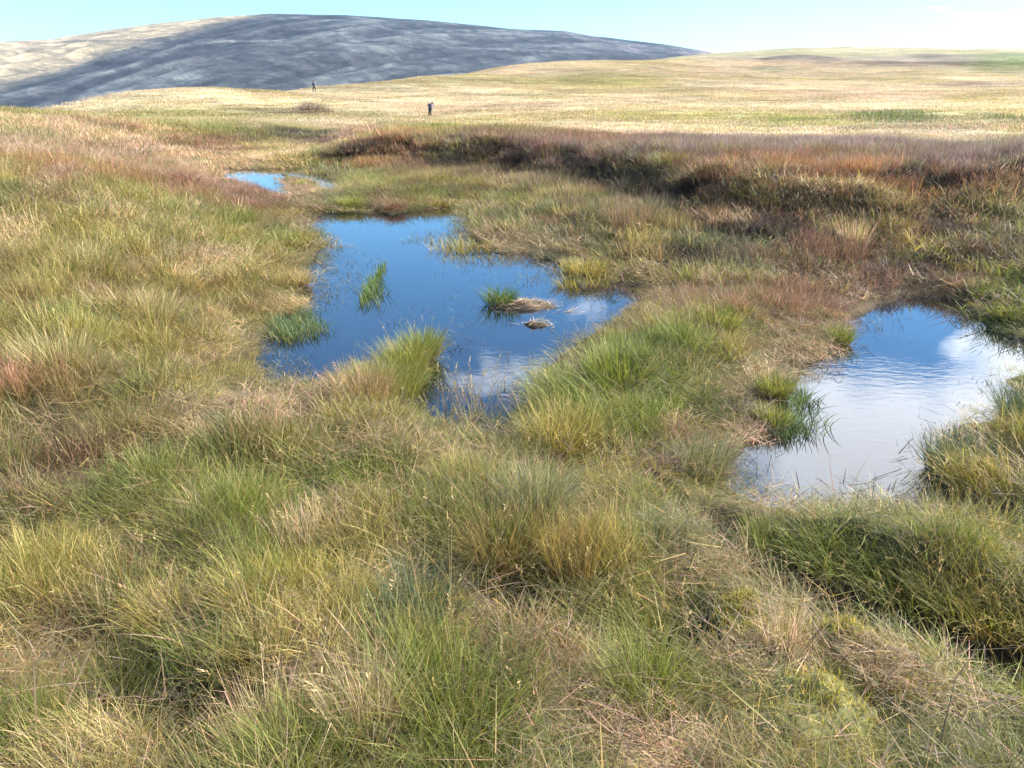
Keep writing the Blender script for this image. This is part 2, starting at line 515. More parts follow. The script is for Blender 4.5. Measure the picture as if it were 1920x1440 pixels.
# ------------------------------------------------------------------ what grows where
# plant covers: colour of the living / dead blades
TYPES = ['green', 'olive', 'straw', 'red', 'dark', 'rush', 'moss', 'orange', 'purple', 'bare', 'pink', 'grey', 'cream']
COL = np.array([
    (0.104, 0.156, 0.027), (0.236, 0.218, 0.060), (0.430, 0.350, 0.190), (0.195, 0.112, 0.075), (0.062, 0.047, 0.038), (0.055, 0.085, 0.038),
    (0.285, 0.268, 0.066), (0.290, 0.165, 0.075), (0.215, 0.165, 0.138), (0.045, 0.033, 0.024), (0.420, 0.300, 0.200), (0.160, 0.172, 0.078), (0.455, 0.400, 0.265)])
TI = {t: i for i, t in enumerate(TYPES)}
BL = [
    # left bank
    (300, 520, 330, 130, 'olive', 1.1), (300, 520, 330, 130, 'straw', .8), (150, 420, 150, 50, 'straw', .7), (100, 490, 70, 40, 'straw', 1.2),
    (150, 285, 230, 32, 'pink', 2.2), (120, 308, 170, 14, 'orange', 2.0), (290, 262, 60, 22, 'red', 1.6), (300, 330, 70, 22, 'red', 1.6), (385, 345, 60, 22, 'red', 3.0), (60, 232, 200, 22, 'straw', 2.0), (60, 240, 150, 20, 'pink', 1.0), (200, 236, 60, 6, 'red', 2.0),
    (20, 690, 55, 32, 'orange', 3.0), (60, 870, 110, 55, 'red', 2.2), (110, 560, 120, 40, 'red', .9), (130, 640, 90, 40, 'green', .6), (240, 590, 60, 40, 'green', .5),
    (160, 460, 40, 30, 'green', .8), (420, 600, 50, 30, 'grey', .5), (30, 770, 60, 30, 'grey', 1.5), (330, 770, 60, 40, 'straw', .8),
    (468, 690, 32, 60, 'pink', 1.6), (560, 565, 35, 40, 'straw', 1.4), (430, 765, 120, 28, 'straw', 1.4), (350, 800, 90, 30, 'red', .8), (490, 820, 100, 20, 'red', .7), (600, 722, 50, 14, 'straw', 1.6),
    (588, 802, 32, 14, 'bare', 3.0), (690, 710, 70, 45, 'red', .5), (690, 700, 70, 45, 'olive', 1.0), (795, 690, 35, 60, 'green', 2.5), (740, 650, 50, 30, 'olive', 1.0),
    # foreground
    (690, 885, 110, 36, 'green', 2.4), (420, 950, 150, 60, 'green', 1.2), (200, 960, 120, 60, 'olive', .8), (570, 975, 40, 22, 'straw', 2.2), (800, 830, 250, 30, 'olive', 1.0), (800, 815, 200, 20, 'pink', .7),
    (930, 1000, 90, 50, 'orange', .35), (1075, 1010, 36, 55, 'orange', .4), (1130, 1080, 140, 60, 'olive', 1.3), (1130, 1110, 120, 50, 'green', 1.0), (800, 1060, 60, 40, 'orange', .5), (1000, 930, 80, 50, 'grey', .9),
    (870, 1290, 150, 110, 'green', 2.2), (640, 1110, 70, 80, 'olive', .8), (230, 1240, 110, 60, 'green', 1.6), (60, 1190, 70, 50, 'straw', 1.0), (480, 1080, 45, 55, 'moss', 1.5), (330, 1110, 150, 70, 'olive', .9), (60, 1080, 40, 50, 'orange', .6),
    (690, 1330, 50, 100, 'straw', 1.3), (1230, 1370, 80, 45, 'straw', 1.2), (480, 1340, 40, 60, 'straw', 1.0), (150, 1370, 150, 50, 'olive', .8), (430, 1400, 80, 40, 'dark', .8), (60, 1330, 60, 40, 'green', .9),
    (1100, 1250, 90, 60, 'olive', .5), (860, 1130, 70, 24, 'moss', .8), (1230, 1210, 70, 60, 'green', .9), (1180, 1145, 70, 32, 'rush', 1.5), (1000, 1200, 130, 60, 'orange', .35),
    # between the pools
    (1100, 700, 100, 70, 'green', 2.4), (1050, 785, 70, 40, 'olive', 1.6), (1290, 725, 90, 16, 'dark', 1.8), (1240, 790, 80, 40, 'red', 1.6), (1270, 650, 70, 18, 'grey', 2.0), (1465, 735, 38, 45, 'green', 2.6), (1390, 700, 70, 40, 'straw', 1.0),
    (1490, 645, 80, 26, 'straw', 2.0), (1570, 545, 90, 36, 'pink', 1.1), (1470, 545, 60, 26, 'red', 2.0), (1340, 590, 45, 22, 'green', 1.3), (1250, 575, 60, 20, 'dark', .7), (1000, 450, 85, 26, 'straw', 1.8), (1190, 515, 110, 26, 'orange', .9), (1190, 515, 110, 26, 'straw', .8),
    (1100, 495, 50, 34, 'olive', 1.5), (1230, 468, 90, 14, 'rush', 2.4), (1350, 895, 50, 34, 'straw', 1.6), (1335, 935, 40, 16, 'bare', 3.0), (1290, 845, 60, 34, 'grey', 1.8), (1130, 830, 90, 30, 'olive', .8), (1150, 870, 80, 18, 'rush', .6), (1230, 950, 100, 34, 'grey', 1.5), (1270, 1010, 90, 30, 'pink', 1.0), (1360, 800, 60, 40, 'red', .8),  # the strong rush strip is the tussock ridge's cast shadow, painted as cover
    (1400, 620, 90, 14, 'rush', 1.4), (1590, 640, 22, 12, 'green', 2.0),
    # near right
    (1600, 990, 220, 50, 'olive', 1.0), (1560, 1000, 140, 40, 'green', 1.5), (1750, 1100, 150, 60, 'olive', 1.0), (1850, 1080, 100, 60, 'orange', .5), (1850, 1180, 130, 40, 'dark', .9),
    (1515, 1335, 62, 70, 'moss', 3.4), (1580, 1215, 70, 24, 'moss', 1.4), (1385, 1140, 50, 20, 'moss', 2.2), (1450, 1250, 90, 40, 'straw', .6), (1640, 1230, 80, 40, 'pink', .4), (1750, 1330, 150, 70, 'pink', .35), (1600, 1300, 250, 90, 'green', .6), (1640, 1300, 70, 30, 'green', 1.0), (1410, 1090, 60, 40, 'straw', 1.0), (1700, 940, 200, 22, 'straw', .9),
    (1790, 830, 32, 20, 'rush', 2.5), (1860, 870, 70, 40, 'olive', 1.4), (1870, 560, 70, 60, 'green', 2.5), (1740, 540, 50, 14, 'bare', 3.2), (1720, 460, 90, 40, 'dark', 1.3), (1560, 490, 120, 30, 'red', 1.0), (1560, 490, 130, 40, 'dark', 1.0), (1700, 510, 40, 16, 'pink', 1.2), (1440, 470, 150, 26, 'rush', .9), (1850, 460, 80, 30, 'straw', .8),
    # middle ground
    (930, 340, 170, 22, 'grey', .6), (930, 350, 170, 26, 'rush', .5), (930, 345, 170, 22, 'olive', .9), (740, 380, 24, 12, 'red', 3.5), (820, 377, 55, 9, 'moss', 1.6), (660, 376, 55, 15, 'green', 1.8), (1050, 400, 140, 36, 'grey', .5), (1050, 400, 160, 40, 'rush', .7), (1150, 410, 200, 40, 'red', .6), (1270, 440, 110, 30, 'red', 1.0), (1270, 440, 110, 30, 'dark', .8), (575, 345, 30, 10, 'olive', 1.5),
    (480, 285, 140, 20, 'straw', 1.8), (600, 275, 80, 16, 'pink', .8), (520, 300, 120, 6, 'olive', .8), (640, 330, 60, 14, 'grey', 1.0), (500, 380, 60, 12, 'straw', 1.0),
    (1480, 500, 260, 50, 'dark', .8), (1250, 450, 200, 40, 'dark', .5), (1750, 440, 160, 40, 'dark', .9), (1300, 540, 120, 40, 'red', .5), (1000, 400, 120, 30, 'rush', .4),
    (1370, 510, 330, 70, 'red', 1.0), (1370, 510, 330, 70, 'pink', .45), (1420, 480, 300, 60, 'dark', .6), (1330, 760, 100, 60, 'pink', .6),
    # the bank face: dark heather, with its shaded recesses painted in the same cover
    (690, 288, 60, 13, 'dark', 2.6), (780, 289, 70, 13, 'dark', 2.4), (930, 298, 80, 20, 'dark', 3.0), (1060, 322, 80, 16, 'dark', 2.6), (1200, 348, 70, 22, 'dark', 3.0), (1290, 372, 70, 22, 'dark', 2.6), (1420, 388, 90, 20, 'dark', 2.6), (1560, 398, 80, 22, 'dark', 2.2), (1680, 400, 80, 30, 'dark', 2.6), (1850, 360, 90, 40, 'dark', 3.2),
    (1330, 398, 60, 8, 'straw', 1.8), (1500, 370, 80, 9, 'straw', 1.4), (1050, 318, 90, 5, 'straw', 1.2), (1620, 385, 60, 12, 'straw', 1.0), (1780, 350, 40, 8, 'straw', 1.2), (1860, 395, 50, 20, 'straw', 1.0),
    # heather and deer grass plateau
    (780, 255, 70, 16, 'orange', 3.2), (700, 245, 80, 10, 'pink', 2.6), (1000, 262, 200, 22, 'red', 2.6), (1000, 242, 200, 10, 'pink', 1.4), (1300, 268, 260, 18, 'purple', 3.0), (1450, 308, 250, 26, 'orange', 3.6), (1400, 300, 260, 26, 'red', 1.8), (1780, 285, 190, 28, 'purple', 3.2), (1640, 340, 100, 14, 'orange', 1.6), (1640, 345, 90, 14, 'olive', 1.2), (1780, 330, 80, 14, 'grey', 1.2),
    (540, 250, 110, 7, 'dark', 2.8), (620, 254, 40, 9, 'dark', 2.0), (380, 258, 60, 4, 'dark', 1.5),
    # the far field
    (1250, 222, 300, 14, 'green', 1.0), (1250, 214, 330, 16, 'olive', 1.6), (1430, 228, 60, 7, 'green', 2.2), (1670, 220, 75, 11, 'rush', 5.0), (1890, 222, 38, 9, 'rush', 3.0), (350, 208, 260, 12, 'olive', 1.4), (560, 211, 70, 3.2, 'dark', 3.0), (595, 209, 16, 5, 'dark', 8.0), (720, 212, 60, 3, 'rush', 1.5), (1600, 178, 330, 14, 'pink', 1.0),
    (1120, 148, 110, 12, 'olive', 2.0), (1120, 148, 90, 8, 'green', .8), (1450, 128, 60, 6, 'rush', .9), (1700, 112, 220, 12, 'purple', 2.0), (1450, 110, 120, 6, 'purple', 1.0), (1470, 106, 14, 2.6, 'dark', 7.0), (1515, 105, 18, 3.2, 'dark', 7.0), (1550, 107, 12, 2.6, 'dark', 6.0), (1440, 110, 9, 2, 'dark', 5.0), (1750, 106, 40, 3.5, 'dark', 3.5), (1780, 118, 50, 4.5, 'dark', 4.0), (1660, 116, 40, 2.5, 'dark', 2.0),
    (1895, 112, 46, 14, 'green', 4.5), (1830, 122, 40, 8, 'green', 1.0), (1800, 157, 60, 4, 'purple', 2.0), (1900, 180, 40, 12, 'olive', 2.0), (1600, 144, 120, 4, 'purple', .8), (1300, 150, 200, 5, 'purple', .4)]


def blob_params():
    out = []
    for px, py, rx, ry, t, s in BL:
        x, y = ground_at(px, py)
        py += .12 * F_PX / math.hypot(x, y)      # the sward stands a little above the ground it grows on
        x, y = ground_at(px, py)
        r = math.hypot(x, y)
        x2, y2 = ground_at(px, py + ry)
        x3, y3 = ground_at(px, py - ry)
        b1 = abs(math.hypot(x2, y2) - r)
        b2 = abs(math.hypot(x3, y3) - r)
        flat = r * r * ry / F_PX / EYE
        b = 0.5 * (min(b1, 2.5 * flat) + min(b2, 2.5 * flat))
        a = rx / F_PX * math.sqrt(r * r + 3)
        out.append((x, y, a, max(b, 0.35 * a if r < 40 else .15 * a, .1), TI[t], s))
    return out


BLOBS = blob_params()
# short, grazed or flattened places: photo pixel, size in pixels, height factor
SHORT = [(1560, 1240, 260, 110, .42), (1400, 1120, 130, 90, .5), (1650, 1340, 200, 60, .6), (1500, 645, 110, 36, .5), (1345, 920, 90, 40, .45), (1620, 955, 230, 26, .5), (430, 765, 140, 40, .5), (560, 560, 50, 60, .6),
         (1190, 515, 120, 30, .4), (1000, 455, 100, 26, .35), (1240, 960, 130, 60, .6), (470, 690, 40, 60, .6), (1570, 545, 100, 40, .6), (620, 372, 140, 18, .45), (480, 285, 150, 22, .55), (1290, 720, 110, 20, .5), (1400, 690, 60, 30, .55), (60, 1190, 90, 60, .6), (900, 850, 260, 40, .75), (500, 380, 60, 16, .6), (1750, 520, 60, 24, .4), (1270, 1000, 100, 40, .6)]


def short_params():
    out = []
    for px, py, rx, ry, f in SHORT:
        x, y = ground_at(px, py)
        r = math.hypot(x, y)
        b = .5 * (min(abs(math.hypot(*ground_at(px, py + ry)) - r), 9) + min(abs(math.hypot(*ground_at(px, py - ry)) - r), 9))
        out.append((x, y, rx / F_PX * math.sqrt(r * r + 3), max(b, .1), f))
    return out


SHORTS = short_params()


def sward(x, y):
    """how tall the grass grows (1 = full)"""
    out = np.ones(x.shape)
    for cx, cy_, a, b, f in SHORTS:
        q = math.hypot(cx, cy_)
        dr = ((x - cx) * cx + (y - cy_) * cy_) / q
        dt = ((x - cx) * cy_ - (y - cy_) * cx) / q
        out *= 1 - (1 - f) * np.exp(-((dt / a) ** 2 + (dr / b) ** 2) ** 1.5)
    return np.maximum(out, .3)




def cover(x, y, jit=True):
    """weights of the plant covers at ground points"""
    r = np.hypot(x, y)
    w = np.zeros((len(TYPES),) + x.shape)
    if jit:
        s = np.clip(r * .10, .12, 6)
        jx = fbm(x / s * .35, y / s * .35, 3, 21) * s * 1.5
        jy = fbm(x / s * .35, y / s * .35, 3, 22) * s * 1.5
        x = x + jx
        y = y + jy
    far = sstep((r - 28) / 30)
    w[TI['green']] = .46 * (1 - far) + .16 * far
    w[TI['olive']] = .62 * (1 - far) + .50 * far
    w[TI['straw']] = .20 * (1 - far) + .45 * far
    w[TI['cream']] = 1.0 * far
    w[TI['pink']] = .08 + .12 * far
    w[TI['grey']] = .08 * (1 - far)
    for cx, cy_, a, b, t, s in BLOBS:
        q = math.hypot(cx, cy_)
        rx, ry = cx / q, cy_ / q
        dr = (x - cx) * rx + (y - cy_) * ry
        dt = (x - cx) * ry - (y - cy_) * rx
        g = np.exp(-((dt / a) ** 2 + (dr / b) ** 2))
        w[t] += s * g
    n = [fbm(x * (.5 + .13 * i), y * (.5 + .13 * i), 3, 30 + i) for i in range(3)]
    w[TI['green']] *= np.exp(1.5 * n[0])
    w[TI['straw']] *= np.exp(1.5 * n[1])
    w[TI['olive']] *= np.exp(1.0 * n[2])
    near = r < 9
    if near.any():
        d_, _ = seg_dist(DITCH, x, y)
        w[TI['bare']] += 5 * np.exp(-(d_ / .17) ** 2)
        d_, _ = seg_dist(CRACK, x, y)
        w[TI['bare']] += 4 * np.exp(-(d_ / .10) ** 2)
    for (cx, cy_), rad, dep in HOLLOWS:
        w[TI['bare' if rad < .3 else 'dark']] += 3 * np.exp(-((x - cx) ** 2 + (y - cy_) ** 2) / (rad * .7) ** 2)  # dark cover in the wide hollows paints in their recess shade
    patchy = sstep((fbm(x * .10 + 3, y * .10, 4, 91) - .22) / .2) * far
    w[TI['rush']] += .55 * patchy
    w[TI['olive']] += 1.0 * sstep((fbm(x * .035, y * .05, 4, 92) - .02) / .35) * far
    w[TI['pink']] += .8 * sstep((fbm(x * .03 + 9, y * .045, 4, 93) - .05) / .3) * far
    w = w ** 1.5
    return w / w.sum(0)


# ------------------------------------------------------------------ materials


def new_mat(name):
    m = bpy.data.materials.new(name)
    m.use_nodes = True
    m.node_tree.nodes.clear()
    return m, m.node_tree


def simple(name, col, rough=0.8, noise=0.25, scale=8.0, spec=0.3):
    m, t = new_mat(name)
    co = N(t, 'ShaderNodeTexCoord')
    nzz = N(t, 'ShaderNodeTexNoise', i_Scale=scale, i_Detail=4.0)
    t.links.new(co.outputs['Object'], nzz.inputs['Vector'])
    c = ramp(t, nzz.outputs['Fac'], [(0.3, tuple(v * (1 - noise) for v in col)), (0.7, tuple(min(1, v * (1 + noise)) for v in col))])
    b = N(t, 'ShaderNodeBsdfPrincipled', i_Roughness=rough)
    b.inputs['Specular IOR Level'].default_value = spec
    t.links.new(c, b.inputs['Base Color'])
    o = N(t, 'ShaderNodeOutputMaterial')
    t.links.new(b.outputs[0], o.inputs[0])
    return m


def grass_material():
    m, t = new_mat('grass_blades')
    a = N(t, 'ShaderNodeAttribute', attribute_name='bcol')
    ti = N(t, 'ShaderNodeAttribute', attribute_name='tint', attribute_type='INSTANCER')
    c = mixc(t, 1.0, a.outputs['Color'], ti.outputs['Color'], 'MULTIPLY')
    return finish_blades(m, t, c)


def finish_blades(m, t, c):
    d = N(t, 'ShaderNodeBsdfPrincipled', i_Roughness=0.55)
    d.inputs['Specular IOR Level'].default_value = 0.30
    t.links.new(c, d.inputs['Base Color'])
    tr = N(t, 'ShaderNodeBsdfTranslucent')
    hs = N(t, 'ShaderNodeHueSaturation', i_Saturation=1.15, i_Value=1.1)
    t.links.new(c, hs.inputs['Color'])
    t.links.new(hs.outputs[0], tr.inputs['Color'])
    mx = N(t, 'ShaderNodeMixShader', i_0=0.36)
    t.links.new(d.outputs[0], mx.inputs[1])
    t.links.new(tr.outputs[0], mx.inputs[2])
    o = N(t, 'ShaderNodeOutputMaterial')
    t.links.new(mx.outputs[0], o.inputs[0])
    return m


def tussock_material():
    m, t = new_mat('tussock_blades')
    a = N(t, 'ShaderNodeAttribute', attribute_name='bcol')
    return finish_blades(m, t, a.outputs['Color'])


M_GRASS = grass_material()
M_TUFT = tussock_material()


def ground_material():
    m, t = new_mat('moor_ground')
    a = N(t, 'ShaderNodeAttribute', attribute_name='gcol')
    co = N(t, 'ShaderNodeTexCoord')
    n1 = N(t, 'ShaderNodeTexNoise', i_Scale=14.0, i_Detail=6.0, i_Roughness=0.65)
    n2 = N(t, 'ShaderNodeTexNoise', i_Scale=0.9, i_Detail=8.0, i_Roughness=0.7)
    n3 = N(t, 'ShaderNodeTexNoise', i_Scale=0.12, i_Detail=6.0, i_Roughness=0.6)
    for n in (n1, n2, n3):
        t.links.new(co.outputs['Object'], n.inputs['Vector'])
    v = math_n(t, 'ADD', math_n(t, 'MULTIPLY', n1.outputs['Fac'], .9), math_n(t, 'MULTIPLY', n2.outputs['Fac'], 1.3))
    v = math_n(t, 'ADD', v, math_n(t, 'MULTIPLY', n3.outputs['Fac'], .8))
    k = ramp(t, math_n(t, 'MULTIPLY', v, 0.333), [(0.34, (.45,) * 3), (0.5, (1,) * 3), (0.66, (1.55, 1.5, 1.4))])
    c = mixc(t, 1.0, a.outputs['Color'], k, 'MULTIPLY')
    b = N(t, 'ShaderNodeBsdfPrincipled', i_Roughness=0.95)
    b.inputs['Specular IOR Level'].default_value = 0.1
    t.links.new(c, b.inputs['Base Color'])
    bp = N(t, 'ShaderNodeBump', i_Strength=0.6, i_Distance=0.35)
    t.links.new(n2.outputs['Fac'], bp.inputs['Height'])
    t.links.new(bp.outputs[0], b.inputs['Normal'])
    o = N(t, 'ShaderNodeOutputMaterial')
    t.links.new(b.outputs[0], o.inputs[0])
    return m


def water_material():
    m, t = new_mat('peaty_water')
    co = N(t, 'ShaderNodeTexCoord')
    mp = N(t, 'ShaderNodeMapping')
    mp.inputs['Scale'].default_value = (7.0, 15.0, 1.0)
    mp.inputs['Rotation'].default_value = (0, 0, R(-8))
    t.links.new(co.outputs['Object'], mp.inputs[0])
    n1 = N(t, 'ShaderNodeTexNoise', i_Scale=1.0, i_Detail=3.0, i_Roughness=0.5, i_Distortion=0.4)
    t.links.new(mp.outputs[0], n1.inputs['Vector'])
    n2 = N(t, 'ShaderNodeTexNoise', i_Scale=0.55, i_Detail=2.0)
    t.links.new(co.outputs['Object'], n2.inputs['Vector'])
    gust = ramp(t, n2.outputs['Fac'], [(0.42, (.10,) * 3), (0.62, (1,) * 3)])
    hgt = math_n(t, 'MULTIPLY', n1.outputs['Fac'], gust)
    bp = N(t, 'ShaderNodeBump', i_Strength=0.026, i_Distance=0.05)
    t.links.new(hgt, bp.inputs['Height'])
    b = N(t, 'ShaderNodeBsdfPrincipled', i_Roughness=0.015)
    b.inputs['Base Color'].default_value = (0.006, 0.0075, 0.0085, 1)
    b.inputs['IOR'].default_value = 1.70
    t.links.new(bp.outputs[0], b.inputs['Normal'])
    o = N(t, 'ShaderNodeOutputMaterial')
    t.links.new(b.outputs[0], o.inputs[0])
    return m


M_GROUND = ground_material()
M_WATER = water_material()

# ------------------------------------------------------------------ ground sheet
_az = np.concatenate([np.linspace(-180, -60, 31)[:-1], np.linspace(-60, -37, 40)[:-1], np.linspace(-37, 37, 330), np.linspace(37, 60, 40)[1:], np.linspace(60, 180, 31)[1:-1]])
_az = np.radians(_az)
_rr = np.exp(np.linspace(math.log(0.5), math.log(1000), 800))
AZ, RR = np.meshgrid(_az, _rr)
gx = (np.sin(AZ) * RR).ravel()
gy = (np.cos(AZ) * RR).ravel()
gz, gd = height(gx, gy, want_d=True)
na, nr = len(_az), len(_rr)
idx = np.arange(na * nr).reshape(nr, na)
nxt = np.roll(idx, -1, axis=1)
quads = np.stack([idx[:-1], nxt[:-1], nxt[1:], idx[1:]], -1).reshape(-1, 4)[:, ::-1]
gw = cover(gx, gy)
gcol = np.einsum('tn,tc->nc', gw, COL)
gcol = gcol * np.exp(.35 * sstep((np.hypot(gx, gy) - 40) / 40) * (fbm(gx * .05, gy * .11, 4, 94) + .6 * fbm(gx * .3, gy * .5, 3, 95)))[:, None]
gr = np.hypot(gx, gy)
fk = sstep((gr - 14) / 40)[:, None]
peat = np.array([0.060, 0.046, 0.028])
thatch = np.array([.105, .085, .048]) * np.exp(.5 * fbm(gx * 1.1, gy * 1.1, 3, 71))[:, None]
bare = gw[TI['bare']] + .8 * gw[TI['dark']]
thatch = thatch * (1 - bare[:, None]) + peat * .6 * bare[:, None]
gcol = gcol * (1 - .30 * sstep((gr - 60) / 200))[:, None] * fk + (thatch * .52 + gcol * 0.2) * (1 - fk)  # far ground toned down in place of missing grass self-shadowing
wet = sstep((gd + .05) / .06)[:, None]
gcol = gcol * (1 - wet) + np.array([.03, .024, .018]) * wet
gxyz = np.stack([gx, gy, gz], -1)
cz = float(height(np.array([0.01]), np.array([0.5]))[0])
gxyz = np.vstack([gxyz, [[0, 0, cz]]])
gcol = np.vstack([gcol, gcol[:1]])
cap = np.stack([np.full(na, na * nr), nxt[0], idx[0]], -1)[:, ::-1]
ground = mesh_np('ground', gxyz, [quads, cap], M_GROUND, gcol, smooth=True, attr='gcol')
tag(ground, 'rolling boggy moorland ground under the grass', 'ground', 'structure')

# ------------------------------------------------------------------ pools


def pool(name, P, label, step):
    """still water: a level sheet that runs a little way in under the banks"""
    lo, hi = P.min(0) - .5, P.max(0) + .5
    xs = np.arange(lo[0], hi[0], step)
    ys = np.arange(lo[1], hi[1], step)
    GX, GY = np.meshgrid(xs, ys)
    ins = sdist(P, GX.ravel(), GY.ravel()).reshape(GX.shape) > -.30
    cell = ins[:-1, :-1] & ins[1:, :-1] & ins[:-1, 1:] & ins[1:, 1:]
    ids = np.arange(GX.size).reshape(GX.shape)
    q_ = np.stack([ids[:-1, :-1], ids[:-1, 1:], ids[1:, 1:], ids[1:, :-1]], -1)[cell]
    used, inv = np.unique(q_, return_inverse=True)
    V = np.stack([GX.ravel()[used], GY.ravel()[used], np.zeros(len(used))], -1)
    o = mesh_np(name, V, [inv.reshape(-1, 4)], M_WATER)
    return tag(o, label, 'pool', 'structure')


pool('water', POOL_MAIN, 'large dark blue bog pool with grassy islets in the middle', .12)
pool('water', POOL_NEAR, 'bog pool reflecting white clouds at the right', .1)
pool('water', POOL_FAR, 'small bright blue pool farthest from the viewer', .2)

# ------------------------------------------------------------------ far hill
M_HILL, t = new_mat('hill_heather_and_grass')
co = N(t, 'ShaderNodeTexCoord')
a = N(t, 'ShaderNodeAttribute', attribute_name='gcol')
mp = N(t, 'ShaderNodeMapping')
mp.inputs['Scale'].default_value = (0.022, 0.034, 0.060)
mp.inputs['Rotation'].default_value = (0, 0, R(28))
t.links.new(co.outputs['Object'], mp.inputs[0])
n1 = N(t, 'ShaderNodeTexNoise', i_Scale=1.0, i_Detail=9.0, i_Roughness=0.68, i_Distortion=0.6)
t.links.new(mp.outputs[0], n1.inputs['Vector'])
n2 = N(t, 'ShaderNodeTexNoise', i_Scale=0.11, i_Detail=5.0, i_Roughness=0.7)
t.links.new(co.outputs['Object'], n2.inputs['Vector'])
k = ramp(t, n1.outputs['Fac'], [(0.34, (.45, .46, .48)), (0.48, (.85, .85, .85)), (0.64, (1.7, 1.62, 1.5))])
k2 = ramp(t, n2.outputs['Fac'], [(0.3, (.70,) * 3), (0.7, (1.30,) * 3)])
c = mixc(t, 1.0, mixc(t, 1.0, a.outputs['Color'], k, 'MULTIPLY'), k2, 'MULTIPLY')
b = N(t, 'ShaderNodeBsdfPrincipled', i_Roughness=0.95)
b.inputs['Specular IOR Level'].default_value = 0.1
t.links.new(c, b.inputs['Base Color'])
bp = N(t, 'ShaderNodeBump', i_Strength=1.0, i_Distance=6.0)
t.links.new(n1.outputs['Fac'], bp.inputs['Height'])
t.links.new(bp.outputs[0], b.inputs['Normal'])
o = N(t, 'ShaderNodeOutputMaterial')
t.links.new(b.outputs[0], o.inputs[0])

sk = np.array([(-500, 88), (-200, 80), (0, 77), (100, 73), (200, 57), (300, 43), (400, 32), (500, 25), (650, 28), (800, 38), (960, 54), (1060, 58), (1100, 66), (1250, 83), (1340, 99), (1500, 118), (1900, 140), (2300, 150)], float)
sk_az, sk_el = [], []
for px, py in sk:
    d = pdir(px, py)
    sk_az.append(math.atan2(d[0], d[1]))
    sk_el.append(d[2] / math.hypot(d[0], d[1]))
haz = np.radians(np.concatenate([np.linspace(-52, -35, 60)[:-1], np.linspace(-35, 16, 760), np.linspace(16, 40, 60)[1:]]))
hr = np.concatenate([np.linspace(520, 1700, 300), np.linspace(1720, 3200, 24)])
HA, HR = np.meshgrid(haz, hr)
E = np.interp(HA, sk_az, sk_el)
rpk = 1500 + 150 * np.sin(HA * 5)
topz = EYE + rpk * E
tt = (HR - 560) / (rpk - 560)
prof = np.where(tt < 1, np.clip(tt, 0, 1) ** 0.9 * .55 + .45 * sstep(tt), 1 - np.clip(tt - 1, 0, 3) * .5)
basez = -75 + 20 * np.clip((HA + .1) / .5, -1, 1.6)
hx = np.sin(HA) * HR
hy = np.cos(HA) * HR
hz = basez + (topz - basez) * prof
mid = np.clip(np.minimum(tt, 1.02 - tt) * 4, 0, 1)
zrel = np.clip((hz - basez) / (topz - basez), 0, 1)
# drainage lines run slantwise down the face
qa = zrel * 1.0 - HA * 1.15
qb = HA * 1.0 + zrel * .5
s1_ = fbm(qa * 11, qb * 2.0, 4, 41)
s2_ = fbm(qa * 34, qb * 5.0, 4, 42)
s3_ = fbm(qa * 95, qb * 14.0, 3, 43)
hz = hz + mid * (9 * s1_ + 5.5 * s2_ + 1.6 * s3_ + 4 * fbm(hx * .012, hy * .012, 3, 44))
el_ = (hz - EYE) / HR
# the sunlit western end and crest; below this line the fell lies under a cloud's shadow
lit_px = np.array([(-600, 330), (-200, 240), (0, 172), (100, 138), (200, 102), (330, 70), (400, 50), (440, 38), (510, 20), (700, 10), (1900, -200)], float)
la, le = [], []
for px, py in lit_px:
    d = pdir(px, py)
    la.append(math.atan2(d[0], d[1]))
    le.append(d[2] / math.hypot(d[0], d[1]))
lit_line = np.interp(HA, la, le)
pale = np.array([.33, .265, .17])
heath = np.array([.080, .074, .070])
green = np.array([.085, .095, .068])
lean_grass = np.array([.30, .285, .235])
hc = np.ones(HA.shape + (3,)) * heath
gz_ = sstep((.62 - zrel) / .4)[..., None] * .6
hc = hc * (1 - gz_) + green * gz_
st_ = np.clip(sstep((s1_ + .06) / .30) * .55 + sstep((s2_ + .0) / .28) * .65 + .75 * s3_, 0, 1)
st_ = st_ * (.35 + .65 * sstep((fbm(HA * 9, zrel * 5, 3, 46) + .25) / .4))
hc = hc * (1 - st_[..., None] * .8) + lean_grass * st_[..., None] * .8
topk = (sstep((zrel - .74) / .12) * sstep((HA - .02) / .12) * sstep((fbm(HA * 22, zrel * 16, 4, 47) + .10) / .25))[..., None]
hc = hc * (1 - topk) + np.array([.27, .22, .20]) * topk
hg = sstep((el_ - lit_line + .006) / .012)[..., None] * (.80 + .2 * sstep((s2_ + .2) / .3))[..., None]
hc = hc * (1 - hg) + pale * hg  # sunlight also put into the colour: paler above the lit line
# a track and an old wall line contour across the face
for pts_, wpx, col_ in [([(330, 86), (430, 77), (560, 77), (700, 76), (840, 66), (960, 62), (1080, 70), (1200, 84)], .9, (.30, .27, .22)), ([(60, 82), (140, 77), (230, 76), (310, 73), (345, 75), (372, 80)], 1.0, (.10, .09, .08)), ([(640, 84), (800, 88), (940, 92), (1100, 98)], .9, (.30, .27, .23)), ([(1060, 56), (1100, 66), (1130, 78), (1180, 92)], .8, (.09, .08, .08))]:
    pa_ = [math.atan2(pdir(*p_)[0], pdir(*p_)[1]) for p_ in pts_]
    pe_ = [pdir(*p_)[2] / math.hypot(pdir(*p_)[0], pdir(*p_)[1]) for p_ in pts_]
    tl__ = np.interp(HA, pa_, pe_, left=9, right=9) + .0008 * fbm(HA * 40, HA * 0, 2, 48)
    kx = (np.exp(-((el_ - tl__) / (wpx / F_PX)) ** 2) * (HR < 1650))[..., None] * .9
    hc = hc * (1 - kx) + np.array(col_) * kx
ii = np.arange(HA.size).reshape(HA.shape)
